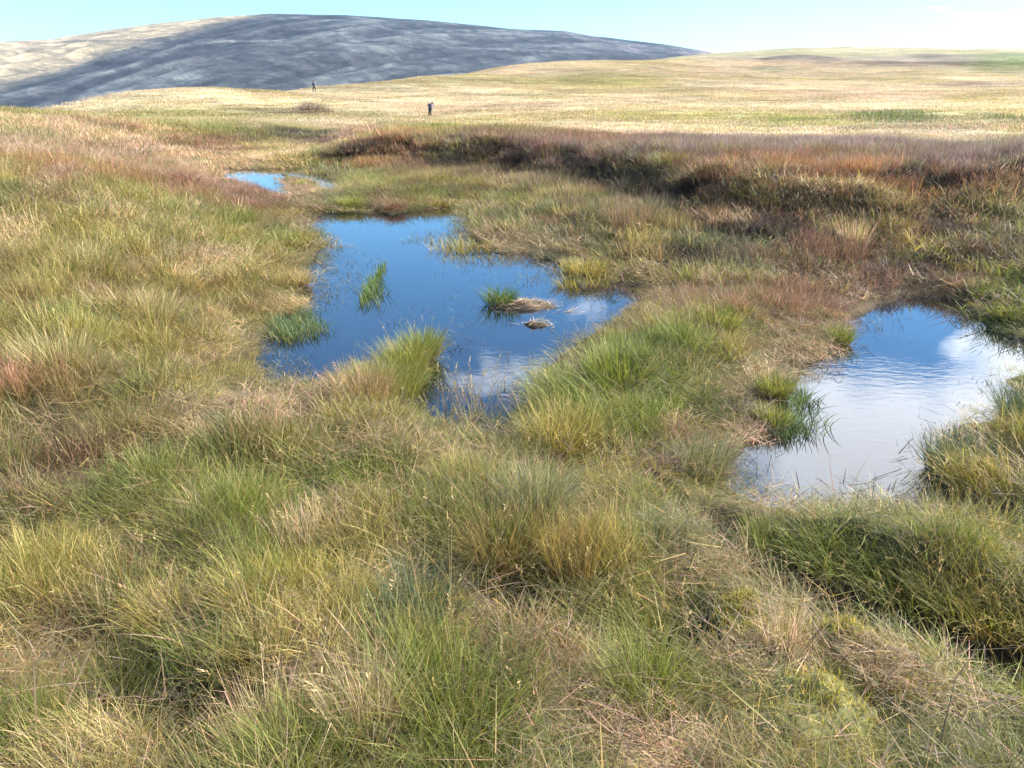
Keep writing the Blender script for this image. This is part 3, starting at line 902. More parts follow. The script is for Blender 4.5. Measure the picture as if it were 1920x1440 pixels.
q = np.stack([ii[:-1, :-1], ii[:-1, 1:], ii[1:, 1:], ii[1:, :-1]], -1).reshape(-1, 4)[:, ::-1]
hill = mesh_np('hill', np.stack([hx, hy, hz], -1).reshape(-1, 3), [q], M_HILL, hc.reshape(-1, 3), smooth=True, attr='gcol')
tag(hill, 'broad dark fell beyond the moor, sunlit at its left end', 'hill', 'structure')

# a cumulus off to the right, between the sun and the fell: it puts the fell in shade
M_CLOUD, t = new_mat('cloud_white')
d = N(t, 'ShaderNodeBsdfDiffuse')
d.inputs['Color'].default_value = (.9, .9, .9, 1)
tr = N(t, 'ShaderNodeBsdfTranslucent')
tr.inputs['Color'].default_value = (.9, .9, .9, 1)
mx = N(t, 'ShaderNodeMixShader', i_0=0.3)
t.links.new(d.outputs[0], mx.inputs[1])
t.links.new(tr.outputs[0], mx.inputs[2])
o = N(t, 'ShaderNodeOutputMaterial')
t.links.new(mx.outputs[0], o.inputs[0])
bm = bmesh.new()
crng = random.Random(5)
off = SUN_DIR * (2200 / SUN_DIR.z)
shade = np.argwhere((np.abs(HA) < .5) & (HR < 1680) & (HR > 640) & (el_ < lit_line - .004))
for i in range(120):
    # each billow stands between the sun and one spot of the fell
    a_, b_ = shade[crng.randrange(len(shade))]
    if HA[a_, b_] > .36:
        continue
    p = Vector((hx[a_, b_], hy[a_, b_], hz[a_, b_])) + off
    s = 35 + min(110, 2600 * (lit_line[a_, b_] - el_[a_, b_])) * crng.uniform(.7, 1.2)
    res = bmesh.ops.create_icosphere(bm, subdivisions=3, radius=s)
    for v in res['verts']:
        n = v.co.normalized()
        k_ = 1 + .18 * math.sin(n.x * 5 + i) * math.sin(n.y * 6 + 2 * i) + .1 * math.sin(n.z * 11 + i)
        v.co = Vector((v.co.x * k_, v.co.y * k_, v.co.z * k_ * .6 if v.co.z > 0 else v.co.z * .3)) + p
me = bpy.data.meshes.new('cloud')
bm.to_mesh(me)
bm.free()
me.materials.append(M_CLOUD)
for p in me.polygons:
    p.use_smooth = True
tag(link(bpy.data.objects.new('cloud', me)), 'white cumulus cloud drifting beside the fell', 'cloud', 'structure')

# ------------------------------------------------------------------ blades


def blades(n, rad, lmin, lmax, width, th0=(.05, .5), curve=(.1, .8), outward=.75, segs=3, dry=.3, seed=0, tipdry=.5, rootdark=.55, dirbias=None, flat=False, power=.6):
    """n curved tapering blades; returns verts, [quads, tris], cols (a factor around 1)"""
    g = np.random.default_rng(seed)
    rr = rad * g.random(n) ** power
    pa = g.random(n) * 2 * math.pi
    bx, by = rr * np.cos(pa), rr * np.sin(pa)
    phi = np.where(g.random(n) < outward, pa + g.normal(0, .6, n), g.random(n) * 2 * math.pi)
    if dirbias is not None:
        m = g.random(n) < dirbias[1]
        phi = np.where(m, dirbias[0] + g.normal(0, .5, n), phi)
    L = g.uniform(lmin, lmax, n)
    t0 = g.uniform(*th0, n) + (rr / max(rad, 1e-6)) * .25 * outward
    cv = g.uniform(*curve, n) * (g.random(n) ** .5)
    w = width * g.uniform(.6, 1.3, n)
    tw = g.normal(0, .7, n)
    P = np.zeros((segs + 1, n, 3))
    kink = np.where(g.random(n) < .16, g.uniform(.7, 1.7, n), 0)
    P[0, :, 0], P[0, :, 1] = bx, by
    P[0, :, 2] = g.random(n) * (.06 if flat else 0.0) - .01
    for s in range(segs):
        th = t0 + cv * (s + .5) / segs + (kink if s >= segs - 1 else 0)
        st = L / segs
        P[s + 1, :, 0] = P[s, :, 0] + np.sin(th) * np.cos(phi) * st
        P[s + 1, :, 1] = P[s, :, 1] + np.sin(th) * np.sin(phi) * st
        P[s + 1, :, 2] = np.maximum(P[s, :, 2] + np.cos(th) * st, .004)
    wd = np.stack([-np.sin(phi + tw), np.cos(phi + tw), np.zeros(n)], -1)
    isdry = g.random(n) < dry
    base = np.ones((n, 3)) * g.uniform(.50, 1.45, (n, 1))
    base *= np.array([1.0, 1.0, 1.0]) + g.normal(0, .06, (n, 3))
    dr = np.array([1.95, 1.65, 2.20])
    base = np.where(isdry[:, None], base * dr, base)
    V = np.zeros((n, 2 * segs + 1, 3))
    Cc = np.zeros((n, 2 * segs + 1, 3))
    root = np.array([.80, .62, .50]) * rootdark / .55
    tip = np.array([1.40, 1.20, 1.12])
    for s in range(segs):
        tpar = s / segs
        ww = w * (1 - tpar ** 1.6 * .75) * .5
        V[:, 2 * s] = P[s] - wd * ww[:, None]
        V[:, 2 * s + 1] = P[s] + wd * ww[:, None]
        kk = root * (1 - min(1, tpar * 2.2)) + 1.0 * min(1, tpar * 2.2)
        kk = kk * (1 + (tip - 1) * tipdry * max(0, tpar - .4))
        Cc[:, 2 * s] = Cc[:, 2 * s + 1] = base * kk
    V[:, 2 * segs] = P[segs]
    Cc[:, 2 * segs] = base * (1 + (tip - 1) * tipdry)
    k = 2 * segs + 1
    off_ = (np.arange(n) * k)[:, None]
    Q = np.concatenate([off_ + np.array([[2 * s, 2 * s + 1, 2 * s + 3, 2 * s + 2]]) for s in range(segs - 1)]) if segs > 1 else np.zeros((0, 4), int)
    T = off_ + np.array([[2 * segs - 2, 2 * segs - 1, 2 * segs]])
    return V.reshape(-1, 3), Q, T, Cc.reshape(-1, 3)


def join_parts(parts):
    V, Qs, Ts, Cs, o_ = [], [], [], [], 0
    for v, q_, t_, c_ in parts:
        V.append(v)
        Qs.append(q_ + o_)
        Ts.append(t_ + o_)
        Cs.append(c_)
        o_ += len(v)
    return np.concatenate(V), np.concatenate(Qs), np.concatenate(Ts), np.concatenate(Cs)


def seed_stalks(n, rad, lmin, lmax, width, seed, head=.05, col=(2.2, 1.8, 1.55)):
    """tall thin stalks, each ending in a loose pale panicle"""
    g = np.random.default_rng(seed)
    V, Q, T, Cc = blades(n, rad, lmin, lmax, width, (.05, .35), (.1, .6), .5, 3, 0, seed, .2, .9)
    Cc = np.ones_like(Cc) * np.array(col) * .8 * g.uniform(.8, 1.2, (len(Cc), 1))
    parts = [(V, Q, T, Cc)]
    k = 7
    for i in range(n):
        tip = V[i * k + 6]
        prev = (V[i * k + 4] + V[i * k + 5]) / 2
        ax = tip - prev
        ax /= np.linalg.norm(ax) + 1e-9
        m = 7
        p = tip - ax * np.linspace(0, head * 1.6, m)[:, None]
        dirs = ax + g.normal(0, .45, (m, 3))
        dirs /= np.linalg.norm(dirs, axis=1)[:, None]
        sd = np.cross(dirs, g.normal(0, 1, (m, 3)))
        sd /= np.linalg.norm(sd, axis=1)[:, None] + 1e-9
        l_ = head * g.uniform(.35, .8, (m, 1))
        vv = np.stack([p, p + dirs * l_ * .5 + sd * l_ * .14, p + dirs * l_, p + dirs * l_ * .5 - sd * l_ * .14], 1).reshape(-1, 3)
        qq = (np.arange(m) * 4)[:, None] + np.array([[0, 1, 2, 3]])
        parts.append((vv, qq, np.zeros((0, 3), int), np.ones_like(vv) * np.array(col) * g.uniform(.8, 1.25)))
    return join_parts(parts)


def scatter(name, variants, pts, rot, scl, vid, tint, label, cat, tilt=None):
    """one 'stuff' object: its mesh holds the clump variants and one loose vertex per clump; geometry nodes set the clumps out"""
    V, Q, T, Cc = join_parts(variants)
    nv = len(V)
    var_of_v = np.concatenate([np.full(len(v[0]), i) for i, v in enumerate(variants)])
    npt = len(pts)
    allV = np.concatenate([V, pts])
    cols = np.concatenate([Cc, np.ones((npt, 3))])
    o = mesh_np(name, allV, [f for f in (Q, T) if len(f)], M_GRASS, cols)
    me = o.data

    def put(nm, typ, dat, key='value'):
        at = me.attributes.new(nm, typ, 'POINT')
        at.data.foreach_set(key, np.ascontiguousarray(dat).ravel())
    ispt = np.concatenate([np.zeros(nv, bool), np.ones(npt, bool)])
    put('is_spot', 'BOOLEAN', ispt)
    put('variant', 'INT', np.concatenate([var_of_v, np.asarray(vid)]).astype(np.int32))
    e = np.zeros((nv + npt, 3), np.float32)
    e[nv:, 2] = rot
    if tilt is not None:
        e[nv:, :2] = tilt
    put('spin', 'FLOAT_VECTOR', e, 'vector')
    s = np.ones((nv + npt, 3), np.float32)
    s[nv:] = scl
    put('size', 'FLOAT_VECTOR', s, 'vector')
    c4 = np.ones((nv + npt, 4), np.float32)
    c4[nv:, :3] = tint
    put('tint', 'FLOAT_COLOR', c4, 'color')

    gt = bpy.data.node_groups.new(name + '_nodes', 'GeometryNodeTree')
    gt.interface.new_socket('Geometry', in_out='INPUT', socket_type='NodeSocketGeometry')
    gt.interface.new_socket('Geometry', in_out='OUTPUT', socket_type='NodeSocketGeometry')
    gi = gt.nodes.new('NodeGroupInput')
    go = gt.nodes.new('NodeGroupOutput')

    def attr(nm, typ):
        a_ = gt.nodes.new('GeometryNodeInputNamedAttribute')
        a_.data_type = typ
        a_.inputs['Name'].default_value = nm
        return a_.outputs['Attribute']
    isp = attr('is_spot', 'BOOLEAN')
    sp = gt.nodes.new('GeometryNodeSeparateGeometry')
    sp.domain = 'POINT'
    gt.links.new(gi.outputs[0], sp.inputs[0])
    gt.links.new(isp, sp.inputs['Selection'])
    join = gt.nodes.new('GeometryNodeGeometryToInstance')
    nodes_ = []
    for i in range(len(variants)):
        cmp_ = gt.nodes.new('FunctionNodeCompare')
        cmp_.data_type = 'INT'
        cmp_.operation = 'EQUAL'
        gt.links.new(attr('variant', 'INT'), cmp_.inputs[2])
        cmp_.inputs[3].default_value = i
        s2 = gt.nodes.new('GeometryNodeSeparateGeometry')
        s2.domain = 'POINT'
        gt.links.new(sp.outputs['Inverted'], s2.inputs[0])
        gt.links.new(cmp_.outputs[0], s2.inputs['Selection'])
        nodes_.append(s2)
    for s2 in reversed(nodes_):
        gt.links.new(s2.outputs['Selection'], join.inputs[0])
    iop = gt.nodes.new('GeometryNodeInstanceOnPoints')
    gt.links.new(sp.outputs['Selection'], iop.inputs['Points'])
    gt.links.new(join.outputs[0], iop.inputs['Instance'])
    iop.inputs['Pick Instance'].default_value = True
    gt.links.new(attr('variant', 'INT'), iop.inputs['Instance Index'])
    e2r = gt.nodes.new('FunctionNodeEulerToRotation')
    gt.links.new(attr('spin', 'FLOAT_VECTOR'), e2r.inputs[0])
    gt.links.new(e2r.outputs[0], iop.inputs['Rotation'])
    gt.links.new(attr('size', 'FLOAT_VECTOR'), iop.inputs['Scale'])
    gt.links.new(iop.outputs[0], go.inputs[0])
    md = o.modifiers.new('scatter', 'NODES')
    md.node_group = gt
    return tag(o, label, cat, 'stuff')


# ------------------------------------------------------------------ scatter points
def sample(r0, r1, dens, azlim):
    area = azlim * (r1 * r1 - r0 * r0)
    n = int(area * dens)
    r = np.sqrt(rng.random(n) * (r1 * r1 - r0 * r0) + r0 * r0)
    az = rng.uniform(-azlim, azlim, n)
    return r * np.sin(az), r * np.cos(az)


LODS = [  # r0, r1, density, half angle, clump radius, blade width, blade count
    (0.95, 3.6, 210, R(78), .12, .0021, 80),
    (3.6, 8.0, 110, R(64), .15, .0036, 80),
    (8.0, 20., 26, R(54), .34, .0056, 140),
    (20., 60., 6.0, R(46), .75, .014, 170),
    (60., 330., .40, R(41), 2.2, .050, 170),
]
allx, ally, alll = [], [], []
for i, (r0, r1, dn, al, *_r) in enumerate(LODS):
    x, y = sample(r0, r1, dn, al)
    allx.append(x)
    ally.append(y)
    alll.append(np.full(len(x), i))
px_, py_, pl_ = np.concatenate(allx), np.concatenate(ally), np.concatenate(alll)
pz_, pd_ = height(px_, py_, want_d=True)
pr_ = np.hypot(px_, py_)
ok = pd_ < -0.03
for cpx, cpy, crad in [(1520, 1350, .19), (1580, 1225, .13), (1385, 1145, .10)]:      # bare of grass: moss cushions
    cx, cy_ = ground_at(cpx, cpy)
    q_ = math.hypot(cx, cy_)
    dr_ = ((px_ - cx) * cx + (py_ - cy_) * cy_) / q_
    dt_ = ((px_ - cx) * cy_ - (py_ - cy_) * cx) / q_
    ok &= (dt_ / crad) ** 2 + (np.where(dr_ < 0, dr_ / 2.1, dr_) / (crad * .8)) ** 2 > 1
px_, py_, pl_, pz_, pd_, pr_ = (v[ok] for v in (px_, py_, pl_, pz_, pd_, pr_))
W = cover(px_, py_)
cum = np.cumsum(W, 0)
wd_, wox, woy, wu1, wu2 = worley(px_, py_, TCELL)
tk = np.clip((24 - pr_) / 14, 0, 1)          # the eye tells single tussocks apart only so far off
u = np.where(rng.random(len(px_)) < .62 * tk, (wu2 + rng.normal(0, .06, len(px_))) % 1.0, rng.random(len(px_)))
ty = (u[None] > cum).sum(0).clip(0, len(TYPES) - 1)
mean_c = np.einsum('tn,tc->nc', W, COL)
mean_c = mean_c * np.exp(.40 * sstep((pr_ - 40) / 40) * (fbm(px_ * .05, py_ * .11, 4, 94) + .8 * fbm(px_ * .3, py_ * .5, 3, 95)))[:, None]
tint = COL[ty] * .62 + mean_c * .38
vf = sstep((pr_ - 40) / 40)[:, None]
tint = tint * (1 - vf * .7) + mean_c * vf * .7
tint = tint * np.exp(rng.normal(0, .14, (len(ty), 1)) * (1 - .6 * vf)) * np.exp(.30 * fbm(px_ * .9, py_ * .9, 3, 50) + .35 * tk * (wu1 - .5))[:, None]
rot = rng.random(len(ty)) * 6.283
hvar = 1 + .30 * fbm(px_ * .8, py_ * .8, 2, 51)
hvar = hvar * (1 + tk * (.12 + .30 * wu1 - .80 * sstep(wd_ / .78)))
hvar = hvar * sward(px_, py_)
lean_ = np.stack([woy, -wox], -1) / TCELL * (tk * .75)[:, None]
shore = sstep((-pd_ - .02) / .55) * .66 + .34
shore = np.where(pr_ < 30, shore, 1)


SPIT = at_z(748, 705, .1)


def height_cap(x, y, z):
    """grass keeps short just short of the water, where the ground is soaked and grazed"""
    r = np.hypot(x, y)
    cap_ = np.full(x.shape, 9.0)
    for s_ in (.1, .25, .45, .7, 1.0, 1.4, 1.9, 2.5, 3.2, 4.0, 5.0, 6.5, 8.0):
        k = 1 + s_ / np.maximum(r, .1)
        hit = pools_d(x * k, y * k) > 0
        cap_ = np.where(hit, np.minimum(cap_, (s_ + np.where(r > 12, -.03, .06)) * EYE / (r + s_) - np.maximum(z, 0)), cap_)
    spit = np.hypot((x - SPIT[0]) / .55, (y - SPIT[1]) / .75) < 1       # the spit keeps its tall sedge
    return np.where((r < 27) & ~spit, cap_, 9.0)


cap_h = height_cap(px_, py_, pz_)

GROUPS = {
    'moor_grass': (['green', 'olive', 'grey', 'rush'], 'green and yellowish moor grass growing all over the boggy ground', 'grass'),
    'dead_grass': (['straw', 'pink', 'cream'], 'bleached straw coloured dead grass lying over the moor', 'grass'),
    'red_grass': (['red', 'orange', 'purple', 'dark'], 'rusty red and purple brown upland grass and heather on the banks', 'grass'),
}
for gi_, (nm, (tys, label, cat)) in enumerate(GROUPS.items()):
    sel = np.isin(ty, [TI[t_] for t_ in tys])
    variants = []
    per = 4
    for li, (r0, r1, dn, al, rad, wd, nb) in enumerate(LODS):
        for k_ in range(per):
            sd_ = 1000 * gi_ + 50 * li + k_
            sc = [.70, .74, .85, .90, .85][li]
            db = (R(200 + 40 * k_), .35)
            if nm == 'moor_grass':
                if k_ < 2:
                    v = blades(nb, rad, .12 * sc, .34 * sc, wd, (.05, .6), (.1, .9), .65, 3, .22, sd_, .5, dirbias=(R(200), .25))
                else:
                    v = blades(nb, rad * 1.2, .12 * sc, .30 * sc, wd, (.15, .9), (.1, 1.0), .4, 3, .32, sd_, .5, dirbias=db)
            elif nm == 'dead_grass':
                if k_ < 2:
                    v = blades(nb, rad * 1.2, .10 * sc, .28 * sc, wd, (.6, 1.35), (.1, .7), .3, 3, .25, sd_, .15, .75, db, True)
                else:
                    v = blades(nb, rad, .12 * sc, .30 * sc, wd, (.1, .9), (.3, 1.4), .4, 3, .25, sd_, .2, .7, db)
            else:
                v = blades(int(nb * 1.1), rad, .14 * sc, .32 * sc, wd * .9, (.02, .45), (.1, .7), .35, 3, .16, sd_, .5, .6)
            variants.append(v)
    lv = pl_[sel]
    vid = lv * per + rng.integers(0, per, sel.sum())
    s1 = rng.uniform(.75, 1.25, sel.sum()) * hvar[sel] * shore[sel]
    s1 = np.minimum(s1, np.maximum(cap_h[sel] / .32, np.where(pr_[sel] > 11, .07, .16)))
    fl = np.isin(ty[sel], [TI['dark']])
    s1 = np.where(fl, s1 * .8, s1)
    # height on the plateau behind the bank
    scl = np.stack([rng.uniform(.85, 1.2, sel.sum())] * 2 + [s1], -1)
    pts = np.stack([px_[sel], py_[sel], pz_[sel] - .01], -1)
    scatter(nm, variants, pts, rot[sel], scl, vid, tint[sel], label, cat, tilt=np.einsum('nij,nj->ni', np.stack([np.stack([np.cos(rot[sel]), np.sin(rot[sel])], -1), np.stack([-np.sin(rot[sel]), np.cos(rot[sel])], -1)], 1), lean_[sel]))

# the broken peat edge: dead grass and heather hanging down over the face of the bank
nb_ = 8000
baz_ = rng.uniform(R(-13), R(48), nb_)
bn_ = rng.random(nb_)
brr = np.interp(baz_, _baz, _br)
bx_, by_ = np.sin(baz_) * brr, np.cos(baz_) * brr
brr = brr + fbm(bx_ * .55, by_ * .55, 3, 3) * .9 - .9 * sstep((baz_ - R(4)) / R(10)) + rng.uniform(-.5, 2.3, nb_)
bx_, by_ = np.sin(baz_) * brr, np.cos(baz_) * brr
bz_ = height(bx_, by_)
_keep = (fbm(bx_ * .9, by_ * .9, 3, 78) > -.12) | (bn_ < .3)
bx_, by_, bz_, baz_ = bx_[_keep], by_[_keep], bz_[_keep], baz_[_keep]
nb_ = len(bx_)
bt = np.array([TI['dark'], TI['dark'], TI['straw'], TI['red'], TI['grey'], TI['olive']])[rng.integers(0, 6, nb_)]
patch = fbm(bx_ * .9, by_ * .9, 4, 66)
bt = np.where((patch > .16) & (bt == TI['dark']), TI['straw'], np.where((patch < -.08) & ((bt == TI['straw']) | (bt == TI['olive'])), TI['dark'], bt))
bv = [blades(60, .26, .15, .42, .009, (.5, 1.3), (.4, 1.5), .3, 4, .3, 4400 + i, .3, .55, (R(-90), .75), True) for i in range(4)]
scatter('bank_grass', bv, np.stack([bx_, by_, bz_ + .03], -1), -baz_ + rng.normal(0, .6, nb_), np.ones((nb_, 3)) * rng.uniform(.45, 1.0, (nb_, 1)), rng.integers(0, 4, nb_),
        COL[bt] * rng.uniform(.5, 1.25, (nb_, 1)), 'dead grass and dark heather hanging over the edge of the peat bank', 'grass')

# matted dead thatch between the tussocks
tx1, ty1 = sample(1.0, 8, 38, R(66))
tx2, ty2 = sample(8, 22, 9, R(52))
tx_, ty_ = np.concatenate([tx1, tx2]), np.concatenate([ty1, ty2])
tl_ = np.concatenate([np.zeros(len(tx1), int), np.ones(len(tx2), int)])
tz_, td_ = height(tx_, ty_, want_d=True)
dd_, _ = seg_dist(DITCH, tx_, ty_)
k_ = (td_ < -.05) & (dd_ > .12)
for cpx, cpy, crad in [(1520, 1350, .17), (1580, 1225, .12), (1385, 1145, .10)]:
    cx, cy_ = ground_at(cpx, cpy)
    k_ &= np.hypot(tx_ - cx, ty_ - cy_) > crad
k_ &= height_cap(tx_, ty_, tz_) > .10
tx_, ty_, tl_, tz_ = tx_[k_], ty_[k_], tl_[k_], tz_[k_]
tv = [blades(40, .16, .05, .20, .0030, (1.0, 1.55), (-.2, .4), .1, 3, .25, 4500 + i, .1, .85, (R(200), .3), True) for i in range(3)] + \
     [blades(55, .32, .06, .24, .0080, (1.0, 1.55), (-.2, .4), .1, 3, .25, 4520 + i, .1, .85, (R(200), .3), True) for i in range(3)]
tc_ = np.array([COL[TI['straw']] * .52, COL[TI['straw']] * .42, COL[TI['olive']] * .8, (.13, .10, .065)])[rng.integers(0, 4, len(tx_))]
scatter('dead_thatch', tv, np.stack([tx_, ty_, tz_ + rng.uniform(.0, .05, len(tx_))], -1), rng.random(len(tx_)) * 6.28, np.ones((len(tx_), 3)) * rng.uniform(.8, 1.3, (len(tx_), 1)), tl_ * 3 + rng.integers(0, 3, len(tx_)),
        tc_ * rng.uniform(.7, 1.15, (len(tx_), 1)), 'flattened matted dead thatch between the living grass', 'grass')

# moss: short dense cushions of tiny shoots
sel = (ty == TI['moss']) & (pr_ < 25)
mv = []
for li in range(3):
    rad, wd = LODS[li][4], LODS[li][5]
    for k_ in range(2):
        mv.append(blades(150, rad * .9, .025, .07, wd * 1.3, (.0, .9), (0, .8), .3, 2, .2, 5000 + li * 5 + k_, .3, .7))
mx_ = np.repeat(px_[sel], 2) + rng.normal(0, .07, 2 * sel.sum())
my_ = np.repeat(py_[sel], 2) + rng.normal(0, .07, 2 * sel.sum())
mh = height(mx_, my_)
mlod = np.repeat(pl_[sel], 2)
scatter('moss', mv, np.stack([mx_, my_, mh + .005], -1), rng.random(len(mx_)) * 6.28, np.ones((len(mx_), 3)) * rng.uniform(.8, 1.3, (len(mx_), 1)),
        mlod * 2 + rng.integers(0, 2, len(mx_)), COL[TI['moss']] * rng.uniform(.75, 1.2, (len(mx_), 1)), 'yellow green bog moss among the foreground grass', 'moss')

# tall pale stalks with seed heads through the nearer grass
x1, y1 = sample(1.6, 4.5, 13, R(66))
x2, y2 = sample(4.5, 11, 3, R(56))
sx, sy = np.concatenate([x1, x2]), np.concatenate([y1, y2])
sl = np.concatenate([np.zeros(len(x1), int), np.ones(len(x2), int)])
sz, sdd = height(sx, sy, want_d=True)
k_ = (sdd < -.05) & (height_cap(sx, sy, sz) > .3) & (fbm(sx * .8, sy * .8, 2, 60) > -.15)
sx, sy, sz, sl = sx[k_], sy[k_], sz[k_], sl[k_]
sv = [seed_stalks(4, .10, .22, .44, .0020, 70 + i, .024) for i in range(3)] + [seed_stalks(5, .2, .22, .38, .0034, 80 + i, .03) for i in range(3)]
scatter('grass_stalks', sv, np.stack([sx, sy, sz], -1), rng.random(len(sx)) * 6.28, np.ones((len(sx), 3)) * rng.uniform(.7, 1.15, (len(sx), 1)),
        sl * 3 + rng.integers(0, 3, len(sx)), np.array([.20, .175, .095]) * rng.uniform(.7, 1.2, (len(sx), 1)), 'thin pale flowering grass stalks rising through the grass', 'grass')

# water weed: sparse blades standing out of the pools
wz = [(545, 615, 45, 22, 70, 0), (530, 690, 40, 25, 50, 1), (650, 510, 45, 40, 70, 1), (605, 560, 25, 20, 40, 1), (820, 445, 40, 14, 45, 1), (900, 500, 50, 16, 35, 1), (970, 570, 30, 20, 14, 1), (702, 545, 14, 26, 20, 0), (1010, 520, 50, 16, 35, 1), (900, 775, 90, 16, 40, 2), (830, 680, 25, 40, 14, 1), (880, 590, 60, 30, 12, 1), (1150, 545, 35, 10, 40, 3), (1130, 570, 40, 18, 14, 1),
      (1590, 650, 20, 12, 14, 1), (1640, 600, 25, 18, 22, 1), (1880, 640, 30, 12, 30, 1), (1480, 805, 25, 14, 24, 0), (1490, 755, 20, 14, 18, 0), (1650, 935, 70, 10, 12, 3), (1745, 860, 20, 20, 12, 1), (1890, 730, 20, 20, 18, 1), (610, 330, 20, 8, 26, 3), (480, 335, 40, 8, 6, 1), (740, 640, 60, 40, 20, 1)]
wx, wy, wv = [], [], []
for px, py, rx, ry, n, kind in wz:
    for j in range(n):
        x, y = at_z(px + rng.normal(0, rx * .6), py + rng.normal(0, ry * .6), 0)
        wx.append(x)
        wy.append(y)
        wv.append(kind)
for P_, n_ in ((POOL_MAIN, 300), (POOL_NEAR, 110), (POOL_FAR, 40)):
    for j in range(n_):
        i_ = rng.integers(0, len(P_))
        p_ = P_[i_] + (P_[(i_ + 1) % len(P_)] - P_[i_]) * rng.random() + rng.normal(0, .13, 2)
        wx.append(p_[0])
        wy.append(p_[1])
        wv.append(3 if rng.random() < .6 else 1)
wx, wy, wv = np.array(wx), np.array(wy), np.array(wv)
inw = pools_d(wx, wy) > 0.02
wx, wy, wv = wx[inw], wy[inw], wv[inw]
wvar = [blades(16, .12, .06, .20, .006, (.1, .8), (.2, 1.2), .4, 3, .2, 900, .3, .8), blades(5, .14, .05, .18, .005, (.2, 1.0), (.1, 1.2), .2, 3, .5, 901, .6, .9), seed_stalks(3, .1, .15, .34, .004, 902, .035), blades(9, .2, .04, .18, .0045, (1.25, 1.54), (.0, .2), .1, 3, .3, 903, .2, .6, None, True)]
wt = np.array([(.09, .14, .05), (.12, .14, .08), (.16, .15, .09), (.07, .055, .035)])[wv]
scatter('water_weed', wvar, np.stack([wx, wy, np.full(len(wx), -.012)], -1), rng.random(len(wx)) * 6.28, np.ones((len(wx), 3)) * rng.uniform(.7, 1.3, (len(wx), 1)), wv, wt, 'sparse green weed and drowned stalks in the shallow pools', 'water plants')

# ------------------------------------------------------------------ single plants: tussocks, cushions, islets


def tuft_mesh(name, parts, tint, parent=None, loc=(0, 0, 0), rz=0):
    V, Q, T, Cc = join_parts(parts)
    o = mesh_np(name, V, [f for f in (Q, T) if len(f)], M_TUFT, Cc * np.asarray(tint), parent=parent)
    if parent is not None:
        o['kind'] = 'stuff'
    o.location = loc
    o.rotation_euler = (0, 0, rz)
    return o


def wid(r):
    return max(.0022, .00085 * r)


def tussock(px, py, typ, rad, hgt, label, dens=1.0, shape='fan', cat='grass tussock', name='grass_tussock', heads=0, z=None):
    if z is None:
        x, y = ground_at(px, py)
        x2, y2 = ground_at(px, py + (0 if shape == 'cushion' else .42) * hgt * F_PX / math.hypot(x, y))
        if pools_d(np.array([x2]), np.array([y2]))[0] < -.05:
            x, y = x2, y2
        z = h1(x, y)
    else:
        x, y = at_z(px, py, z)
    r = math.hypot(x, y)
    w = wid(r)
    cap_ = float(height_cap(np.array([x]), np.array([y]), np.array([z]))[0])
    hgt = min(hgt, max(.08, cap_ * 1.1))
    n = int(min(900, 520 * dens * (rad / .15) ** 1.2 * (.003 / w) ** .45))
    typ = {'green': 'green+green+olive', 'moss': 'moss'}.get(typ, typ)
    sd_ = int(px * 7 + py)
    L0, L1 = hgt * .6, hgt * 1.25
    if shape == 'cushion':
        p = None
    elif shape == 'fan':
        p = blades(n, rad * .6, L0, L1, w, (.02, .6), (.1, 1.0), .75, 4, .36, sd_, .5)
    elif shape == 'upright':
        p = blades(n, rad * .8, L0, L1, w, (.0, .25), (.1, .5), .7, 3, .15, sd_, .5)
    elif shape == 'mat':
        p = blades(int(n * 1.8), rad, L0, L1, w * .6, (.8, 1.45), (.0, .5), .3, 3, .3, sd_, .2, .75, (R(200), .4), True)
    else:  # swept
        p = blades(n, rad * .7, L0, L1, w, (.2, .7), (.5, 1.5), .3, 4, .3, sd_, .6, .55, (R(190 + (sd_ % 5) * 20), .7))
    if name == 'moss_cushion':
        o = moss_mound(name, x, y, z, rad, hgt, w, sd_)
        return tag(o, label, cat)
    root = tuft_mesh(name, [p], hue(typ), None, (x, y, z - .01), 0)
    tag(root, label, cat)
    if heads:
        s = seed_stalks(heads, rad * .6, hgt * 1.05, hgt * 1.5, w * .8, sd_ + 3, .03)
        tuft_mesh('seed_stalks', [s], (.21, .18, .10), root)
    return root


def hue(typ):
    return np.mean([COL[TI[t_]] for t_ in typ.split('+')], 0)


M_PEAT = simple('wet_peat_and_thatch', (.055, .042, .026), .9, .5, 9)


def mound(name, x, y, z, a, b, h, mat, parent=None, rz=0, seed=1, n=26):
    rr_ = np.linspace(0, 1, 10)
    th = np.linspace(0, 2 * math.pi, n, endpoint=False)
    TH, RRR = np.meshgrid(th, rr_[1:])
    wob = 1 + .22 * fbm(np.cos(TH) * 1.6 + seed, np.sin(TH) * 1.6, 3, seed)
    X_, Y_ = np.cos(TH) * RRR * a * wob, np.sin(TH) * RRR * b * wob
    Z_ = h * (1 - RRR ** 2) * (1 + .9 * fbm(X_ * 11, Y_ * 11, 3, seed + 1)) - .05 * RRR ** 4
    V = np.concatenate([[[0, 0, h]], np.stack([X_, Y_, Z_], -1).reshape(-1, 3)])
    id_ = 1 + np.arange(9 * n).reshape(9, n)
    nx = np.roll(id_, -1, 1)
    q_ = np.stack([id_[:-1], id_[1:], nx[1:], nx[:-1]], -1).reshape(-1, 4)
    t_ = np.stack([np.zeros(n, int), id_[0], nx[0]], -1)
    o = mesh_np(name, V, [q_, t_], mat, None, True, parent)
    o.location = (x, y, z)
    o.rotation_euler = (0, 0, rz)
    return o, V


M_MOSS = simple('bog_moss', (.12, .115, .040), .95, .6, 30)


